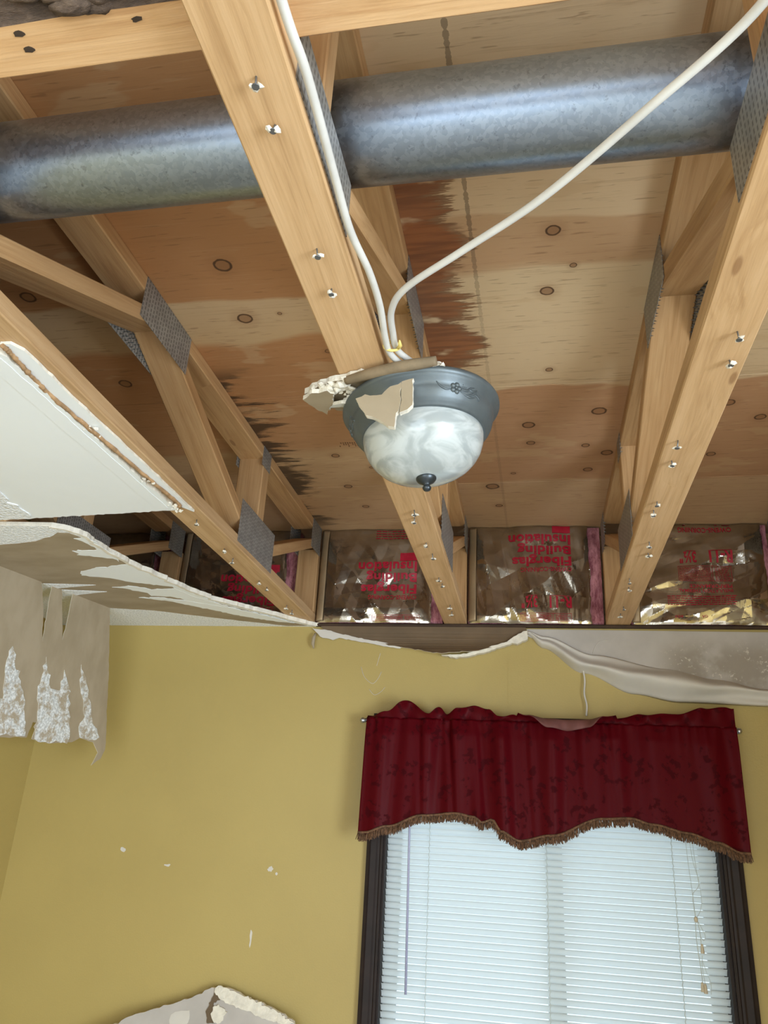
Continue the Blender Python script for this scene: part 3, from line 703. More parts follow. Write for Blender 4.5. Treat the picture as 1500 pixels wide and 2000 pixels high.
nails(trusses[0], [(0.004, -2.396), (0.007, -2.331), (-0.0, -2.121), (0.001, -2.032), (0.0, -1.79), (0.002, -1.156), (-0.003, -1.108), (0.003, -0.916), (0.008, -0.825), (0.002, -0.595), (0.006, -0.529), (0.007, -0.273), (0.005, -0.191)], 0.0)
nails(trusses[2], [(0.621, -1.856), (0.626, -1.774), (0.591, -1.489), (0.591, -1.396), (0.592, -1.175), (0.591, -1.124), (0.608, -0.901), (0.615, -0.81), (0.591, -0.58), (0.598, -0.484), (0.603, -0.257), (0.604, -0.17)], S)
nails(trusses[1], [(-0.603, -1.12), (-0.613, -0.886), (-0.615, -0.802), (-0.61, -0.571), (-0.606, -0.495), (-0.604, -0.269), (-0.603, -0.205)], -S)

# ------------------------------------------------------------------ duct and loose board above the bottom chords
bm = bmesh.new(); DY, DZ = -2.114, 2.672
add_tube(bm, [(-1.69 + 4.88 * k / 24, 0, 0) for k in range(25)], [0.076] * 25, 72)
duct = empty('air_duct', (0, DY, DZ)); bm_obj('pipe', bm, 'duct', duct, True)
for xx in (-1.22, 1.25): 
    bm = bmesh.new(); add_tube(bm, [(xx - 0.03, 0, 0), (xx - 0.02, 0, 0), (xx + 0.02, 0, 0), (xx + 0.03, 0, 0)], [0.0762, 0.0785, 0.0785, 0.0762], 72); bm_obj('collar', bm, 'duct', duct, True)
tag(duct, 'round galvanised steel air duct running through the trusses', 'duct')

nx = 160; verts = []; faces = []; mi = []
for i in range(nx + 1):
    x = -1.66 + 3.3 * i / nx
    yw = -2.464 + 0.004 * noise.noise(Vector((x * 3, 0, 0))) + 0.002 * noise.noise(Vector((x * 14, 2, 0)))
    nb = [0.004 * noise.noise(Vector((x * 6, k * 3.1, 7))) for k in range(4)]
    yf = -2.4045 + 0.0015 * noise.noise(Vector((x * 5, 9, 0)))
    sec = [(yf, 0.039), (yf, 0.003), (yf - 0.003, 0.0), (yw, 0.0), (yw - 0.008 + nb[0] * .4, 0.004), (yw - 0.032 + nb[1], 0.012 + nb[0]), (yw - 0.055 + nb[2], 0.026 + nb[1]), (yw - 0.066 + nb[3], 0.040), (yf - 0.05, 0.042)]
    verts += [(x, y + 2.44, z) for y, z in sec]
K = 9
for i in range(nx):
    for k in range(K):
        faces.append((i * K + k, i * K + (k + 1) % K, (i + 1) * K + (k + 1) % K, (i + 1) * K + k)); mi.append(1 if 3 <= k <= 6 else 0)
faces += [tuple(range(K)), tuple(reversed(range(nx * K, nx * K + K)))]; mi += [0, 0]
bd = empty('waney_board', (0, -2.44, 2.4885))
wood = mesh_obj('plank', verts, faces, ['board', 'bark'], bd, False, mi)
bm = bmesh.new(); bm.from_mesh(wood.data); bmesh.ops.recalc_face_normals(bm, faces=bm.faces); bm.to_mesh(wood.data); bm.free()
bm = bmesh.new()
for q in range(22):
    c = Vector((-0.150 + random.gauss(0, 0.034), -0.046 + random.gauss(0, 0.008), 0.006 + random.gauss(0, 0.003)))
    r0 = bmesh.ops.create_icosphere(bm, subdivisions=3, radius=random.uniform(0.006, 0.011))
    for v in r0['verts']: v.co = v.co * (1 + 0.35 * noise.noise(v.co * 160 + Vector((q * 7, 0, 0)))); v.co.x *= 2.2; v.co += c
bm_obj('bark_lump', bm, 'bark', bd, True)
for x, y in [(-0.257, -2.455), (-0.257, -2.436), (-0.117, -2.452)]:
    rr = random.Random(int(x * 1000)); prism('nail_stain', [Vector((x + rr.uniform(.5, 1.2) * 0.009 * math.cos(t * .628), y + 2.44 + rr.uniform(.5, 1.2) * 0.0035 * math.sin(t * .628))) for t in range(10)], lambda u, v, w: (u, v, -0.0008 + w), 0.0008, 'hole', bd)
tag(bd, 'rough loose board with bark edge lying across the trusses', 'board')

# lumber-yard stamps on the sheathing
panel = [c for c in sub.children][1]
for (x0, y0, nx_, ny_) in ((0.075, -0.80, 4, 9), (-0.315, -0.79, 10, 3)):
    bm = bmesh.new(); rr = random.Random(int(x0 * 100))
    for a in range(nx_):
        for b in range(ny_):
            if rr.random() < 0.2: continue
            xx = x0 + a * 0.0075; yy = y0 + b * 0.011; add_box(bm, xx, xx + 0.004, yy, yy + 0.0075, -0.0003, 0.0)
    bm_obj('ink_stamp', bm, 'stamp', panel)

# ------------------------------------------------------------------ insulation batts between the trusses at the wall
FONT_CACHE = {}
def glyph_mesh(body, bold):
    key = (body, bold)
    if key in FONT_CACHE: return FONT_CACHE[key]
    cu = bpy.data.curves.new('lettering', 'FONT'); cu.body = body; cu.size = 1.0; cu.offset = bold; cu.space_character = 1.0 + bold * 1.2; cu.resolution_u = 3
    o = bpy.data.objects.new('lettering', cu); COL.objects.link(o)
    dg = bpy.context.evaluated_depsgraph_get(); me = bpy.data.meshes.new_from_object(o.evaluated_get(dg))
    bpy.data.objects.remove(o)
    xs = [v.co.x for v in me.vertices]; cap = 0.73
    FONT_CACHE[key] = (me, min(xs), max(xs), cap); return FONT_CACHE[key]

class Batt:
    def __init__(self, xa, xb, seed, label, pinkl=0.006, pinkr=0.045, top=2.844):
        self.xa, self.xb, self.seed, self.top = xa, xb, seed, top
        rr = random.Random(seed)
        self.waves = [(rr.uniform(0, math.pi), rr.uniform(3, 6), rr.random(), rr.uniform(0.006, 0.010)) for _ in range(3)] + [(rr.uniform(0, math.pi), rr.uniform(8, 14), rr.random(), rr.uniform(0.0018, 0.0034)) for _ in range(4)]
        self.root = empty('insulation_batt', ((xa + xb) / 2, 0.0, ZC)); self.fx0, self.fx1 = xa + pinkl, xb - pinkr
        tag(self.root, label, 'insulation', 'foil faced insulation batts along the wall')
        ox, oz = (xa + xb) / 2, ZC
        def loc(x, y, z): return (x - ox, y, z - oz)
        self.loc = loc
        def fleece(u, v):
            x = xa + (xb - xa) * u; z = 2.456 + (top - 2.460) * v
            y = -0.012 + 0.008 * noise.noise(Vector((x * 40, z * 18, seed))) + 0.006 * noise.noise(Vector((x * 90, z * 50, seed)))
            return loc(x, y, z)
        grid('fiberglass', 40, 40, fleece, 'pink', self.root, True, 0.0)
        box('fiberglass_core', *(xa - ox, xb - ox), 0.0, 0.078, 2.453 - oz, top - 0.003 - oz, 'pink', self.root)
        f = grid('foil_facing', 110, 100, lambda u, v: self.foil(u, v), 'foil', self.root, False, 0.0)
        x0 = self.fx0
        grid('stapling_flange', 5, 40, lambda u, v: loc(x0 - 0.004 + 0.030 * u, self.surf(x0 + 0.03 * u, 2.455 + (top - 2.458) * v) - 0.004 - 0.003 * math.sin(u * 3.1), 2.455 + (top - 2.458) * v), 'flange', self.root, True, 0.0006)
    def surf(self, x, z):
        h = 0.0; wx = x + 0.02 * noise.noise(Vector((x * 6, z * 6, self.seed))); wz = z + 0.02 * noise.noise(Vector((x * 6, z * 6, self.seed + 9)))
        for a, fq, ph, am in self.waves:
            t = (wx * math.cos(a) + wz * math.sin(a)) * fq + ph; h += am * abs((t % 1.0) * 2 - 1)
        u = (x - self.fx0) / (self.fx1 - self.fx0); e = min(1, max(0, min(u, 1 - u) * 7))
        v = (z - 2.452) / 0.39; e2 = min(1, max(0, min(v, 1 - v) * 7))
        return -0.016 - 0.012 * (e * e2) ** 0.5 - (h - 0.012) * (0.25 + 0.75 * e)
    def foil(self, u, v):
        x = self.fx0 + (self.fx1 - self.fx0) * u; z = 2.4495 + (self.top - 2.4495) * v
        x += (0.006 * noise.noise(Vector((z * 13, self.seed, 0))) + 0.004 * noise.noise(Vector((z * 45, self.seed, 3)))) * (1 if u > .98 else 0)
        z += 0.004 * noise.noise(Vector((x * 20, self.seed, 5))) * (1 if v > .98 else 0)
        return self.loc(x, self.surf(x, z), min(z, 2.8455))
    def lettering(self, body, xr, zb, width, height, bold=0.034):
        me0, a, b, cap = glyph_mesh(body, bold)
        bm = bmesh.new(); bm.from_mesh(me0)
        sx, sz = width / (b - a), height / cap
        for v in bm.verts: v.co = Vector((xr - (v.co.x - a) * sx, 0, zb - v.co.y * sz))
        bmesh.ops.triangulate(bm, faces=bm.faces)
        for _ in range(2):
            lg = [e for e in bm.edges if e.calc_length() > 0.006]
            if lg: bmesh.ops.subdivide_edges(bm, edges=lg, cuts=1); bmesh.ops.triangulate(bm, faces=bm.faces)
        bmesh.ops.bisect_plane(bm, geom=list(bm.verts) + list(bm.edges) + list(bm.faces), plane_co=(0, 0, self.top - 0.002), plane_no=(0, 0, 1), clear_outer=True)
        for v in bm.verts: v.co = Vector(self.loc(v.co.x, self.surf(v.co.x, v.co.z) - 0.0012, v.co.z))
        me = bpy.data.meshes.new('printed_lettering'); bm.to_mesh(me); bm.free(); me.materials.append(M['print'])
        link('printed_lettering', me, self.root)
    def bars(self, rects, name='printed_block'):
        bm = bmesh.new()
        for x0, x1, z0, z1 in rects:
            n = max(1, int((x1 - x0) / 0.005)); m = max(1, int((z1 - z0) / 0.006))
            g = [[bm.verts.new(self.loc(x0 + (x1 - x0) * i / n, self.surf(x0 + (x1 - x0) * i / n, z0 + (z1 - z0) * k / m) - 0.0013, z0 + (z1 - z0) * k / m)) for i in range(n + 1)] for k in range(m + 1)]
            for k in range(m):
                for i in range(n): bm.faces.new((g[k][i], g[k][i + 1], g[k + 1][i + 1], g[k + 1][i]))
        bm_obj(name, bm, 'print', self.root)
    def notice(self, x0, x1, z0, z1, seed=1):
        """framed block of fine print"""
        rr = random.Random(seed); t = 0.0012; xm = x0 + (x1 - x0) * 0.36
        xm = x1 - (x1 - x0) * 0.36
        R = [(x0, x1, z0, z0 + t), (x0, x1, z1 - t, z1), (x0, x0 + t, z0, z1), (x1 - t, x1, z0, z1), (xm, xm + t, z0, z1)]
        z = z1 - 0.006
        while z > z0 + 0.004:
            x = x0 + 0.004
            while x < xm - 0.008: w = rr.uniform(0.004, 0.014); R.append((x, min(x + w, xm - 0.003), z - 0.0016, z)); x += w + 0.002
            x = xm + 0.010
            while x < x1 - 0.012: w = rr.uniform(0.004, 0.012); R.append((x, min(x + w, x1 - 0.006), z - 0.0016, z)); x += w + 0.003
            z -= 0.0048
        self.bars(R, 'printed_notice')

B1 = Batt(0 + HW + 0.004, S - HW - 0.006, 12, 'foil insulation batt between the middle and right trusses, pink edge showing')
def brand(b, xr, dz):
    b.bars([(xr - 0.069, xr, 2.815 + dz, min(2.845, 2.846 + dz))]) if dz <= 0 else None
    b.lettering('Insulation', xr, 2.806 + dz, 0.240, 0.041); b.lettering('Building', xr, 2.759 + dz, 0.205, 0.036)
    b.lettering('Fiberglas', xr, 2.712 + dz, 0.226, 0.038); b.lettering('OWENS-CORNING', xr, 2.669 + dz, 0.193, 0.018, 0.014)
def rating(b, xr, zb, s=1.0):
    b.lettering('R-11', xr, zb, 0.083 * s, 0.044, 0.034); b.lettering('3½"', xr - 0.128, zb, 0.060, 0.044, 0.026)
    b.bars([(xr - 0.083, xr - 0.002, zb + 0.004, zb + 0.0058), (xr - 0.165, xr - 0.128, zb + 0.004, zb + 0.0058)])
brand(B1, 0.447, 0.0); rating(B1, 0.443, 2.552); B1.notice(0.250, 0.440, 2.457, 2.488, 3)
B0 = Batt(-S + HW + 0.004, -HW - 0.006, 21, 'crumpled foil insulation batt between the left and middle trusses')
B0.bars([(-0.225, -0.155, 2.701, 2.731)])
brand(B0, -0.155, -0.110); B0.notice(-0.33, -0.14, 2.457, 2.480, 5)
rr = random.Random(2); rows = []
for z in (2.838, 2.826, 2.814, 2.802):
    x = -0.33
    while x < -0.10: w = rr.uniform(.004, .02); rows.append((x, x + w, z - 0.0035, z)); x += w + 0.004
B0.bars(rows, 'printed_notice')
B2 = Batt(S + HW + 0.004, 2 * S - HW - 0.006, 33, 'shiny wrinkled foil insulation batt right of the right truss', 0.006, 0.02)
B2.lettering('Fiberglas', 1.040, 2.878, 0.226, 0.040); B2.lettering('OWENS-CORNING', 1.042, 2.828, 0.193, 0.021, 0.014)
rating(B2, 1.034, 2.727); B2.notice(0.836, 1.026, 2.612, 2.671, 7)
B2.lettering('PERFORMANCE', 1.022, 2.600, 0.150, 0.014, 0.014); B2.lettering('INSULATION THERMAL', 1.022, 2.582, 0.190, 0.013, 0.012)
rows = []
for z in (2.556, 2.548, 2.540, 2.532, 2.524):
    x = 0.79
    while x < 1.015: w = rr.uniform(.004, .02); rows.append((x, x + w, z - 0.003, z)); x += w + 0.003
B2.bars(rows, 'printed_notice'); B2.lettering('603', 0.84, 2.482, 0.028, 0.010, 0.01); B2.lettering('GA', 0.925, 2.482, 0.02, 0.010, 0.01)
BL = Batt(-2 * S + HW + 0.004, -S - HW - 0.006, 44, 'shadowed foil insulation batt left of the left truss')
BL.bars([(-0.80, -0.73, 2.66, 2.69)]); brand(BL, -0.74, -0.16)
Batt(-1.695, -2 * S - HW - 0.006, 55, 'dark foil insulation scrap in the far left corner bay', 0.004, 0.03)
Batt(2 * S + HW + 0.004, 3 * S - HW - 0.006, 66, 'foil insulation batt beyond the right edge truss')

# ------------------------------------------------------------------ ceiling light
LX, LY, LZ = 0.093, -1.686, 2.424
lamp = empty('ceiling_light', (LX, LY, LZ), (math.radians(-1.0), math.radians(-6.0), 0))
pan = lathe('pan', [(0.0, 0.010), (0.140, 0.010), (0.1465, 0.008), (0.1485, 0.004), (0.1485, 0.0), (0.1455, -0.004), (0.1425, -0.006), (0.1415, -0.009), (0.1395, -0.010), (0.1385, -0.0135), (0.1365, -0.0145), (0.1345, -0.024), (0.1310, -0.036), (0.1290, -0.038), (0.1280, -0.042), (0.1255, -0.0435), (0.1240, -0.047), (0.1210, -0.0485), (0.1185, -0.053), (0.1150, -0.055), (0.110, -0.054)], 'pewter', lamp, 96)
def on_pan(az, du, dv, out=0.0):
    du *= 1.2; dv *= 1.1; z = -0.0255 + dv; r = 0.1345 + (z + 0.024) * 0.29 + out; a = az + du / 0.134
    return (r * math.cos(a), r * math.sin(a), z)
for k in range(3):
    az = math.radians(-90 + 37 - 120 * k); bm = bmesh.new(); SC = 1.15
    for q in range(5):
        t = q * 1.2566; r0 = bmesh.ops.create_icosphere(bm, subdivisions=2, radius=0.0050)
        for v in r0['verts']: v.co += Vector(on_pan(az, 0.0055 * math.cos(t) - 0.006, 0.0055 * math.sin(t), -0.0012))
    r0 = bmesh.ops.create_icosphere(bm, subdivisions=2, radius=0.003)
    for v in r0['verts']: v.co += Vector(on_pan(az, -0.006, 0, 0.0008))
    for crv in ([(-0.014, -0.003), (-0.022, -0.004), (-0.030, 0.0), (-0.036, 0.007)], [(0.002, -0.004), (0.012, -0.008), (0.022, -0.004), (0.031, 0.003), (0.037, 0.000)], [(0.003, -0.001), (0.013, 0.0), (0.020, 0.006), (0.027, 0.009)], [(0.010, -0.008), (0.020, -0.009), (0.030, -0.006)], [(0.020, -0.003), (0.032, -0.002), (0.040, -0.006), (0.036, -0.009)], [(0.016, 0.003), (0.024, 0.002), (0.033, 0.007)]):
        P = spline([on_pan(az, a, b, 0.0) for a, b in crv], 5); nn = len(P)
        add_tube(bm, P, [0.0006 + 0.0014 * math.sin(math.pi * (i + .5) / nn) for i in range(nn)], 6)
    for q in range(7):
        r0 = bmesh.ops.create_icosphere(bm, subdivisions=1, radius=0.0009)
        for v in r0['verts']: v.co += Vector(on_pan(az, 0.006 + 0.003 * (q % 3), 0.002 + 0.0028 * (q // 3), 0.0))
    bm_obj('flower_relief', bm, 'pewter', pan, True)
lathe('glass_bowl', [(0.108, -0.046), (0.1125, -0.050), (0.1125, -0.060), (0.1105, -0.073), (0.1055, -0.087), (0.0975, -0.100), (0.0865, -0.1115), (0.0720, -0.1215), (0.0540, -0.1295), (0.0330, -0.1350), (0.0150, -0.1372), (0.0, -0.1378)], 'glass', lamp, 96)
fin = lathe('finial', [(0.0, -0.136), (0.0175, -0.1355), (0.0188, -0.1375), (0.0185, -0.140), (0.0150, -0.1445), (0.0100, -0.1475), (0.0065, -0.150), (0.0055, -0.1525), (0.0078, -0.1555), (0.0080, -0.158), (0.0062, -0.1615), (0.0, -0.1632)], 'finial', lamp, 32)
tag(lamp, 'pewter flush ceiling light with a white alabaster glass bowl', 'ceiling light')

# broken plasterboard still trapped above the light
frag = empty('plasterboard_fragment', (0.09, -1.69, 2.437))
def fz(z): return lambda u, v, w: (u - 0.09, v + 1.69, z - 2.437 + w)
ring = [(-0.118, -1.757), (-0.100, -1.774), (-0.062, -1.792), (-0.020, -1.806), (0.03, -1.815), (0.10, -1.822), (0.140, -1.818), (0.152, -1.800), (0.172, -1.770), (0.20, -1.72), (0.23, -1.66), (0.20, -1.57), (0.10, -1.54), (0.0, -1.57), (-0.050, -1.64), (-0.060, -1.688), (-0.088, -1.699), (-0.104, -1.722)]
prism('board_piece', jag(ring, 0.0025, 0.010, 90), fz(2.4365), 0.0125, ['tan', 'gypsum', 'tan'], frag)
prism('loose_chip', jag([(-0.12, -1.756), (-0.102, -1.775), (-0.065, -1.787), (-0.054, -1.776), (-0.07, -1.735), (-0.087, -1.7), (-0.105, -1.725)], 0.0015, 0.006, 91), lambda u, v, w: (u - 0.09, v + 1.69, -0.012 - (u + 0.12) * 0.05 + w), 0.009, ['tan', 'gypsum', 'gypsum'], frag)
prism('loose_chip', jag([(-0.082, -1.716), (-0.06, -1.748), (-0.045, -1.758), (-0.024, -1.752), (-0.028, -1.726), (-0.047, -1.713), (-0.06, -1.716)], 0.0012, 0.006, 92), lambda u, v, w: (u - 0.09, v + 1.69, -0.018 + (v + 1.74) * 0.4 + w), 0.007, ['white_paint', 'gypsum', 'gypsum'], frag)
bm = bmesh.new(); rr = random.Random(17)
crumb_cluster(bm, (-0.140, -0.088, -0.004), 26, (0.014, 0.012, 0.003), 0.0075, rr)
crumb_cluster(bm, (-0.105, -0.070, -0.008), 16, (0.012, 0.010, 0.003), 0.0065, rr)
crumb_cluster(bm, (0.045, -0.128, 0.002), 18, (0.012, 0.004, 0.003), 0.0055, rr)
crumb_cluster(bm, (-0.118, -0.012, -0.006), 8, (0.006, 0.03, 0.003), 0.005, rr)
bm_obj('gypsum_crumbs', bm, 'gypsum', frag)
bm = bmesh.new()
P = spline([(-0.118, -0.108, -0.002), (-0.06, -0.132, -0.004), (0.0, -0.146, -0.003), (0.050, -0.150, 0.001)], 8)
add_tube(bm, P, [0.008 + 0.003 * math.sin(3.1 * i / len(P)) for i in range(len(P))], 10); bm_obj('rolled_paper', bm, 'brown_roll', frag)
fr_tri = lambda u, v, w: (u - 0.09, -1.862 + (2.40 - v) * 0.10 + w + 1.69, v - 2.437)
prism('hanging_chip', jag([(0.007, 2.36), (0.023, 2.367), (0.032, 2.364), (0.052, 2.365), (0.062, 2.376), (0.084, 2.386), (0.084, 2.353), (0.081, 2.334), (0.076, 2.322), (0.075, 2.306), (0.064, 2.308), (0.052, 2.318), (0.037, 2.326), (0.026, 2.329)], 0.0010, 0.006, 93), fr_tri, 0.011, ['tan', 'gypsum', 'tan'], frag)
prism('hanging_chip', jag([(0.085, 2.387), (0.105, 2.392), (0.104, 2.372), (0.104, 2.344), (0.096, 2.336), (0.083, 2.331), (0.086, 2.353)], 0.0008, 0.006, 94), fr_tri, 0.011, ['tan', 'gypsum', 'tan'], frag)
tag(frag, 'jagged piece of broken plasterboard caught above the light', 'plasterboard')

# ------------------------------------------------------------------ cables
def cable(name, pts, label, r=0.0056):
    bm = bmesh.new(); P = spline(pts, 12); add_tube(bm, P, r, 10); tag(bm_obj(name, bm, 'cable'), label, 'cable')
cable('electric_cable', [(0.0545, -3.3, 2.478), (0.0545, -2.75, 2.470), (0.0555, -2.475, 2.458), (0.0590, -2.386, 2.457), (0.0565, -2.25, 2.455), (0.0560, -2.15, 2.452), (0.0655, -2.06, 2.452), (0.0665, -1.98, 2.452), (0.0605, -1.90, 2.450), (0.0615, -1.85, 2.450), (0.082, -1.80, 2.452), (0.11, -1.74, 2.458), (0.12, -1.69, 2.458)], 'white cable running along the middle truss chord')
cable('electric_cable', [(0.56, -2.70, 2.44), (0.560, -2.52, 2.458), (0.530, -2.392, 2.468), (0.427, -2.280, 2.462), (0.314, -2.168, 2.458), (0.206, -2.086, 2.456), (0.114, -2.014, 2.457), (0.082, -1.962, 2.457), (0.0735, -1.90, 2.457), (0.0735, -1.85, 2.457), (0.098, -1.80, 2.459), (0.125, -1.75, 2.462), (0.135, -1.70, 2.462)], 'white cable looping across the bay to the right truss')
bm = bmesh.new()
t_ = [0.0665 + 0.014 * math.cos(a * 0.5236) for a in range(13)]
add_tube(bm, [(0.0665 + 0.0135 * math.cos(a * 0.5236), -1.868 + 0.003 * math.cos(a * .5), 2.4535 + 0.009 * math.sin(a * 0.5236)) for a in range(13)], 0.0026, 6)
add_tube(bm, [(0.077, -1.868, 2.449), (0.083, -1.878, 2.447), (0.084, -1.892, 2.447)], [0.003, 0.0035, 0.0015], 6)
tag(bm_obj('cable_tie', bm, 'tape'), 'yellow tie binding the two white cables above the light', 'cable tie')

# ------------------------------------------------------------------ blind
blind = empty('venetian_blind', (0.3235, 0.03, 0.95)); BX, BZ = 0.3235, 0.95
box('head_rail', -0.557, 0.557, -0.014, 0.014, 1.047, 1.077, 'vinyl', blind, 0.002)
box('bottom_rail', -0.557, 0.557, -0.012, 0.012, 0.008, 0.020, 'vinyl', blind, 0.003)
sv = []; sf = []; n = 6
for i in range(n + 1):
    a = (i / n - 0.5); y = 0.0245 * a; z = 0.0026 * (0.25 - a * a) * 4
    sv += [(-0.5565, y, z), (0.5565, y, z)]
for i in range(n): sf.append((2 * i, 2 * i + 1, 2 * i + 3, 2 * i + 2))
sm = bpy.data.meshes.new('slat'); sm.from_pydata(sv, [], sf); sm.materials.append(M['slat']); sm.polygons.foreach_set('use_smooth', [True] * n)
k = 0; z = 1.037
while z > 0.024:
    o = link('slat', sm, blind); o.location = (0.0004 * math.sin(k * 2.3), 0, z); o.rotation_euler = (math.radians(-54.0 + 0.9 * math.sin(k * 1.7)), 0, 0); k += 1; z -= 0.0205
for xx in (-0.405, 0.002, 0.416):
    bm = bmesh.new()
    add_tube(bm, [(xx + (0.0014 if i % 2 else -0.0014), -0.0105, 0.02 + 1.03 * i / 104) for i in range(105)], 0.0013, 5)
    bm_obj('ladder_cord', bm, 'cord', blind)
wd = tube('tilt_wand', [(-0.475, -0.020, 1.052), (-0.474, -0.046, 0.80), (-0.466, -0.048, 0.247)], [0.0042, 0.0042, 0.0046], 'wand', blind, 6)
lc = bpy.data.objects.new('lift_cord', None); COL.objects.link(lc); lc.parent = blind
bm = bmesh.new()
for pts in ([(0.460, -0.02, 1.05), (0.458, -0.045, 0.74), (0.463, -0.05, 0.62), (0.467, -0.05, 0.535)], [(0.468, -0.02, 1.05), (0.470, -0.05, 0.74), (0.486, -0.055, 0.64), (0.463, -0.055, 0.60), (0.466, -0.05, 0.535)], [(0.470, -0.02, 1.05), (0.480, -0.05, 0.71), (0.489, -0.055, 0.60), (0.484, -0.05, 0.56), (0.470, -0.05, 0.535)]):
    add_tube(bm, spline(pts, 8), 0.0009, 5)
for pts, r in (([(0.466, -0.05, 0.535), (0.463, -0.052, 0.49), (0.464, -0.052, 0.45), (0.468, -0.052, 0.40), (0.470, -0.052, 0.355)], 0.0014), ([(0.469, -0.05, 0.535), (0.475, -0.052, 0.50), (0.476, -0.052, 0.46)], 0.0013), ([(0.476, -0.052, 0.43), (0.473, -0.052, 0.40), (0.477, -0.052, 0.35)], 0.0010), ([(0.470, -0.05, 0.53), (0.482, -0.055, 0.505), (0.490, -0.055, 0.485), (0.484, -0.055, 0.472), (0.476, -0.055, 0.482)], 0.0010), ([(0.474, -0.052, 0.42), (0.484, -0.052, 0.385), (0.494, -0.052, 0.355), (0.492, -0.052, 0.325)], 0.0008)):
    add_tube(bm, spline(pts, 6), r, 5)
bm_obj('cord_strands', bm, 'cord', lc)
for x, zt in ((0.478, 0.462), (0.4685, 0.356), (0.477, 0.352)):
    o = lathe('tassel', [(0.0, 0.0), (0.0032, 0.0), (0.0042, -0.006), (0.0062, -0.024), (0.0060, -0.026), (0.0, -0.026)], 'tassel', lc, 14); o.location = (x, -0.052, zt)
o = lathe('cord_knot', [(0.0, 0.008), (0.004, 0.006), (0.0062, 0.0), (0.005, -0.008), (0.0, -0.010)], 'tassel', lc, 12); o.location = (0.467, -0.05, 0.532)
tag(blind, 'white mini blind covering the window under the red valance', 'blind')

# ------------------------------------------------------------------ curtain rod and valance
RY, RZ = -0.072, 2.066
rod = empty('curtain_rod', (0.32, RY, RZ))
tube('rod', [(-0.640, 0, 0.002), (0.645, 0, 0.0)], 0.0062, 'brushed', rod, 14)
for sx, x in ((-1, -0.640), (1, 0.645)):
    bm = bmesh.new(); add_tube(bm, [(x, 0, 0.001), (x + sx * 0.004, 0, 0.001)], 0.0085, 14)
    r0 = bmesh.ops.create_uvsphere(bm, u_segments=16, v_segments=10, radius=0.0105)
    for v in r0['verts']: v.co += Vector((x + sx * 0.011, 0, 0.001))
    bm_obj('finial', bm, 'brushed', rod, True)
    bm = bmesh.new(); add_tube(bm, [(x - sx * 0.010, 0, 0), (x - sx * 0.010, 0.03, -0.002), (x - sx * 0.010, -RY, -0.002)], 0.004, 8); bm_obj('bracket', bm, 'brushed', rod)
tag(rod, 'slim silver curtain rod holding the red valance', 'curtain rod')

val = empty('valance', (0.32, RY, RZ))
BOTV = [(-0.295, 1.677), (-0.211, 1.702), (-0.087, 1.743), (0.02, 1.755), (0.082, 1.746), (0.104, 1.73), (0.139, 1.741), (0.168, 1.705), (0.231, 1.678), (0.347, 1.7), (0.516, 1.761), (0.598, 1.767), (0.662, 1.751), (0.772, 1.73), (0.864, 1.706), (0.936, 1.679)]
HDR = [(-0.312, 2.074), (-0.24, 2.093), (-0.162, 2.135), (-0.083, 2.088), (-0.042, 2.114), (-0.019, 2.091), (0.023, 2.109), (0.079, 2.123), (0.134, 2.108), (0.165, 2.087), (0.223, 2.099), (0.251, 2.093), (0.359, 2.092), (0.482, 2.096), (0.568, 2.098), (0.672, 2.11), (0.774, 2.111), (0.859, 2.129), (0.939, 2.139), (0.962, 2.133)]
def fold(x):
    a = math.sin(x * 39 + 1.3 * math.sin(x * 7.1)) * 0.6 + math.sin(x * 67 + 2.1 * math.sin(x * 5.3) + 1) * 0.4
    return a
def vbody(u, v):
    x = -0.312 + 1.275 * u; zb = interp(x, BOTV); zt = RZ + 0.010; z = zt + (zb - zt) * v
    amp = 0.016 * (1 - 0.35 * v) * (0.45 + 0.55 * interp(x, [(-0.32, 0.7), (0.1, 1.2), (0.45, 0.9), (0.8, 0.35), (0.97, 0.3)])) * min(1, v * 4 + 0.35)
    puck = 0.004 * math.sin(x * 160 + 3 * math.sin(x * 23)) * math.exp(-v * 9)
    hem = 0.012 * math.exp(-((x - 0.095) / 0.02) ** 2) * v ** 3
    crease = sum(d * math.exp(-((x - c - 0.02 * v) / w) ** 2) for c, d, w in ((-0.115, 0.010, 0.010), (-0.008, 0.020, 0.011), (0.10, 0.010, 0.012), (0.255, 0.014, 0.014), (0.43, 0.010, 0.016), (0.54, 0.008, 0.012))) * (1 - 0.45 * v) * min(1, v * 6 + 0.3)
    y = -0.018 + crease * 0.8 - amp * (1 + fold(x - 0.012 * v * math.sin(x * 9))) - puck - 0.010 * v - hem
    xx = x + 0.008 * v * math.sin(x * 11) * (0.3 + 0.7 * math.sin(math.pi * u)) - (0.006 * v if u < .02 else 0)
    return (xx - 0.32, y, z - RZ)
body = grid('fabric_panel', 260, 44, vbody, ['damask', 'lining'], val, True, 0)
md = body.modifiers.new('thickness', 'SOLIDIFY'); md.thickness = 0.0022; md.offset = 0.0
ANG = [(-0.32, 0.3), (-0.2, 0.15), (0.0, 0.35), (0.15, 0.3), (0.20, 0.6), (0.27, 1.2), (0.34, 2.0), (0.41, 2.15), (0.48, 1.9), (0.53, 1.1), (0.6, 0.8), (0.68, 0.55), (0.75, 0.5), (0.82, 0.2), (0.97, 0.1)]
def vhead(u, v):
    x = -0.312 + 1.275 * u; ht = max(0.012, interp(x, HDR) - RZ); a = interp(x, ANG)
    L = max(ht, 0.048 if a > 0.9 else ht) * v; th = a * v
    wob = 0.016 * v * math.sin(x * 44 + 2 * math.sin(x * 9)) + 0.007 * v * math.sin(x * 91)
    y = -0.016 - L * math.sin(th) - wob; z = 0.006 + L * math.cos(th)
    return (x - 0.32, y, z)
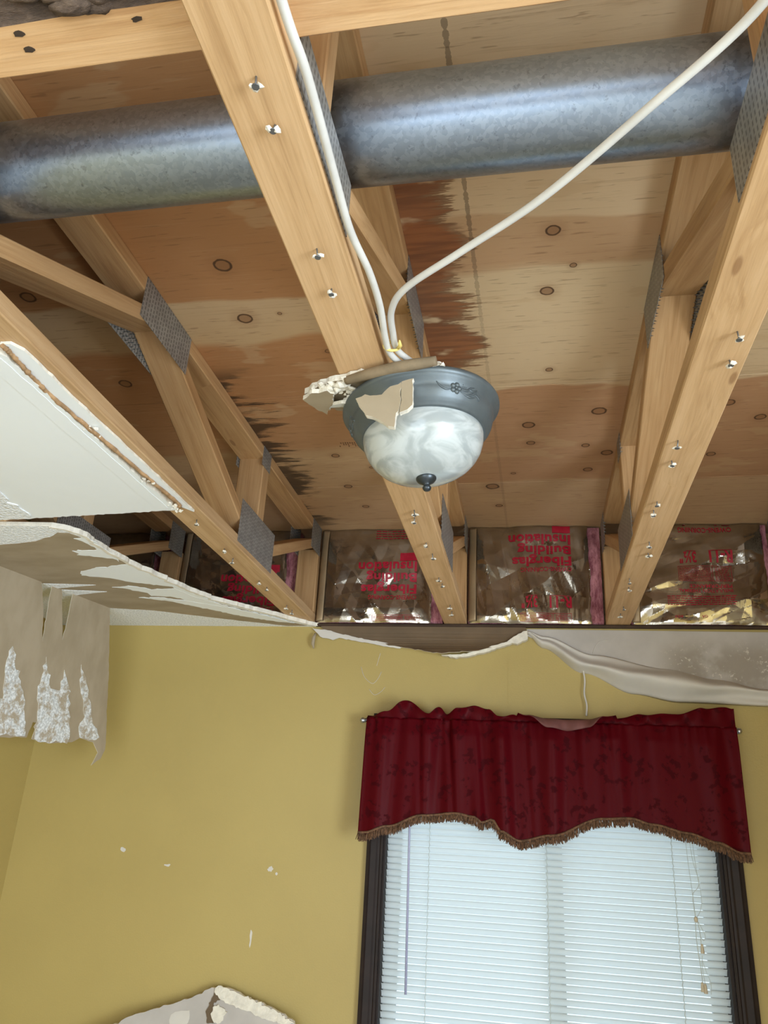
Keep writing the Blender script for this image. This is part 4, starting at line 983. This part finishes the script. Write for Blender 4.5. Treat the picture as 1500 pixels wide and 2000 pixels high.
head = grid('ruffled_heading', 260, 10, vhead, ['damask', 'lining'], val, True, 0)
md = head.modifiers.new('thickness', 'SOLIDIFY'); md.thickness = 0.0022; md.offset = 0.0; md.material_offset = 1
bm = bmesh.new(); rr = random.Random(5)
for i in range(1500):
    u = (i + rr.random()) / 1500; p = Vector(vbody(u, 1.0)); L = 0.027 * rr.uniform(0.8, 1.15); y0 = rr.uniform(-0.004, 0.004)
    d = Vector((rr.gauss(0, 0.2), rr.gauss(-0.05, 0.2), -1)).normalized(); w = rr.uniform(0.0012, 0.0024); p = p + Vector((0, y0, 0.006))
    add_tube(bm, [p, p + d * L * 0.6, p + d * L], [w, w * 1.3, w * 0.7], 4)
fr_ = bm_obj('fringe', bm, 'fringe', val); fr_['kind'] = 'stuff'
bm = bmesh.new(); add_tube(bm, [Vector(vbody(k / 120, 0.985)) + Vector((0, -0.003, 0)) for k in range(121)], 0.0042, 6); bm_obj('fringe_braid', bm, 'fringe', val)
tag(val, 'crimson damask valance with brown fringe over the window', 'valance')

# ------------------------------------------------------------------ fallen plasterboard leaning on the far wall
deb = empty('fallen_plasterboard', (-0.8, -0.40, 0.0))
fr_d = lambda off: (lambda u, v, w: (u + 0.8, -0.035 - (1.17 - v) * 0.33 + w - off + 0.40, v))
top = [(-1.126, 1.042), (-1.07, 1.068), (-1.003, 1.091), (-0.923, 1.116), (-0.862, 1.14), (-0.818, 1.162), (-0.783, 1.172), (-0.755, 1.171), (-0.698, 1.155), (-0.633, 1.14), (-0.568, 1.121), (-0.504, 1.098)]
out = [Vector(p) for p in jag(top, 0.002, 0.012, 95, False)] + [Vector((-0.40, 0.85)), Vector((-0.42, 0.004)), Vector((-1.30, 0.004)), Vector((-1.27, 0.95))]
prism('board_sheet', out, fr_d(0.0), 0.0125, ['grey_bare', 'gypsum', 'tan'], deb)
prism('torn_gypsum_edge', jag([(-0.785, 1.175), (-0.755, 1.171), (-0.698, 1.156), (-0.633, 1.141), (-0.569, 1.123), (-0.499, 1.095), (-0.529, 1.087), (-0.601, 1.098), (-0.675, 1.115), (-0.731, 1.126), (-0.773, 1.14), (-0.794, 1.156)], 0.002, 0.008, 96), fr_d(0.006), 0.006, 'gypsum', deb)
prism('torn_gypsum_edge', jag([(-0.788, 1.115), (-0.771, 1.124), (-0.751, 1.115), (-0.735, 1.105), (-0.743, 1.083), (-0.76, 1.072), (-0.779, 1.08), (-0.791, 1.097)], 0.003, 0.006, 97), fr_d(0.007), 0.007, 'gypsum', deb)
prism('exposed_brown_paper', jag([(-0.79, 1.159), (-0.761, 1.156), (-0.765, 1.138), (-0.789, 1.127), (-0.787, 1.087), (-0.771, 1.072), (-0.799, 1.07), (-0.809, 1.107), (-0.8, 1.138)], 0.002, 0.006, 98), fr_d(0.003), 0.003, 'dark_brown', deb)
prism('damp_patch', jag([(-0.919, 1.091), (-0.87, 1.099), (-0.865, 1.066), (-0.879, 1.042), (-0.929, 1.038), (-0.933, 1.067)], 0.003, 0.01, 99), fr_d(0.0012), 0.0012, 'pale_skin', deb)
tag(deb, 'broken grey plasterboard sheet leaning against the yellow wall', 'plasterboard')
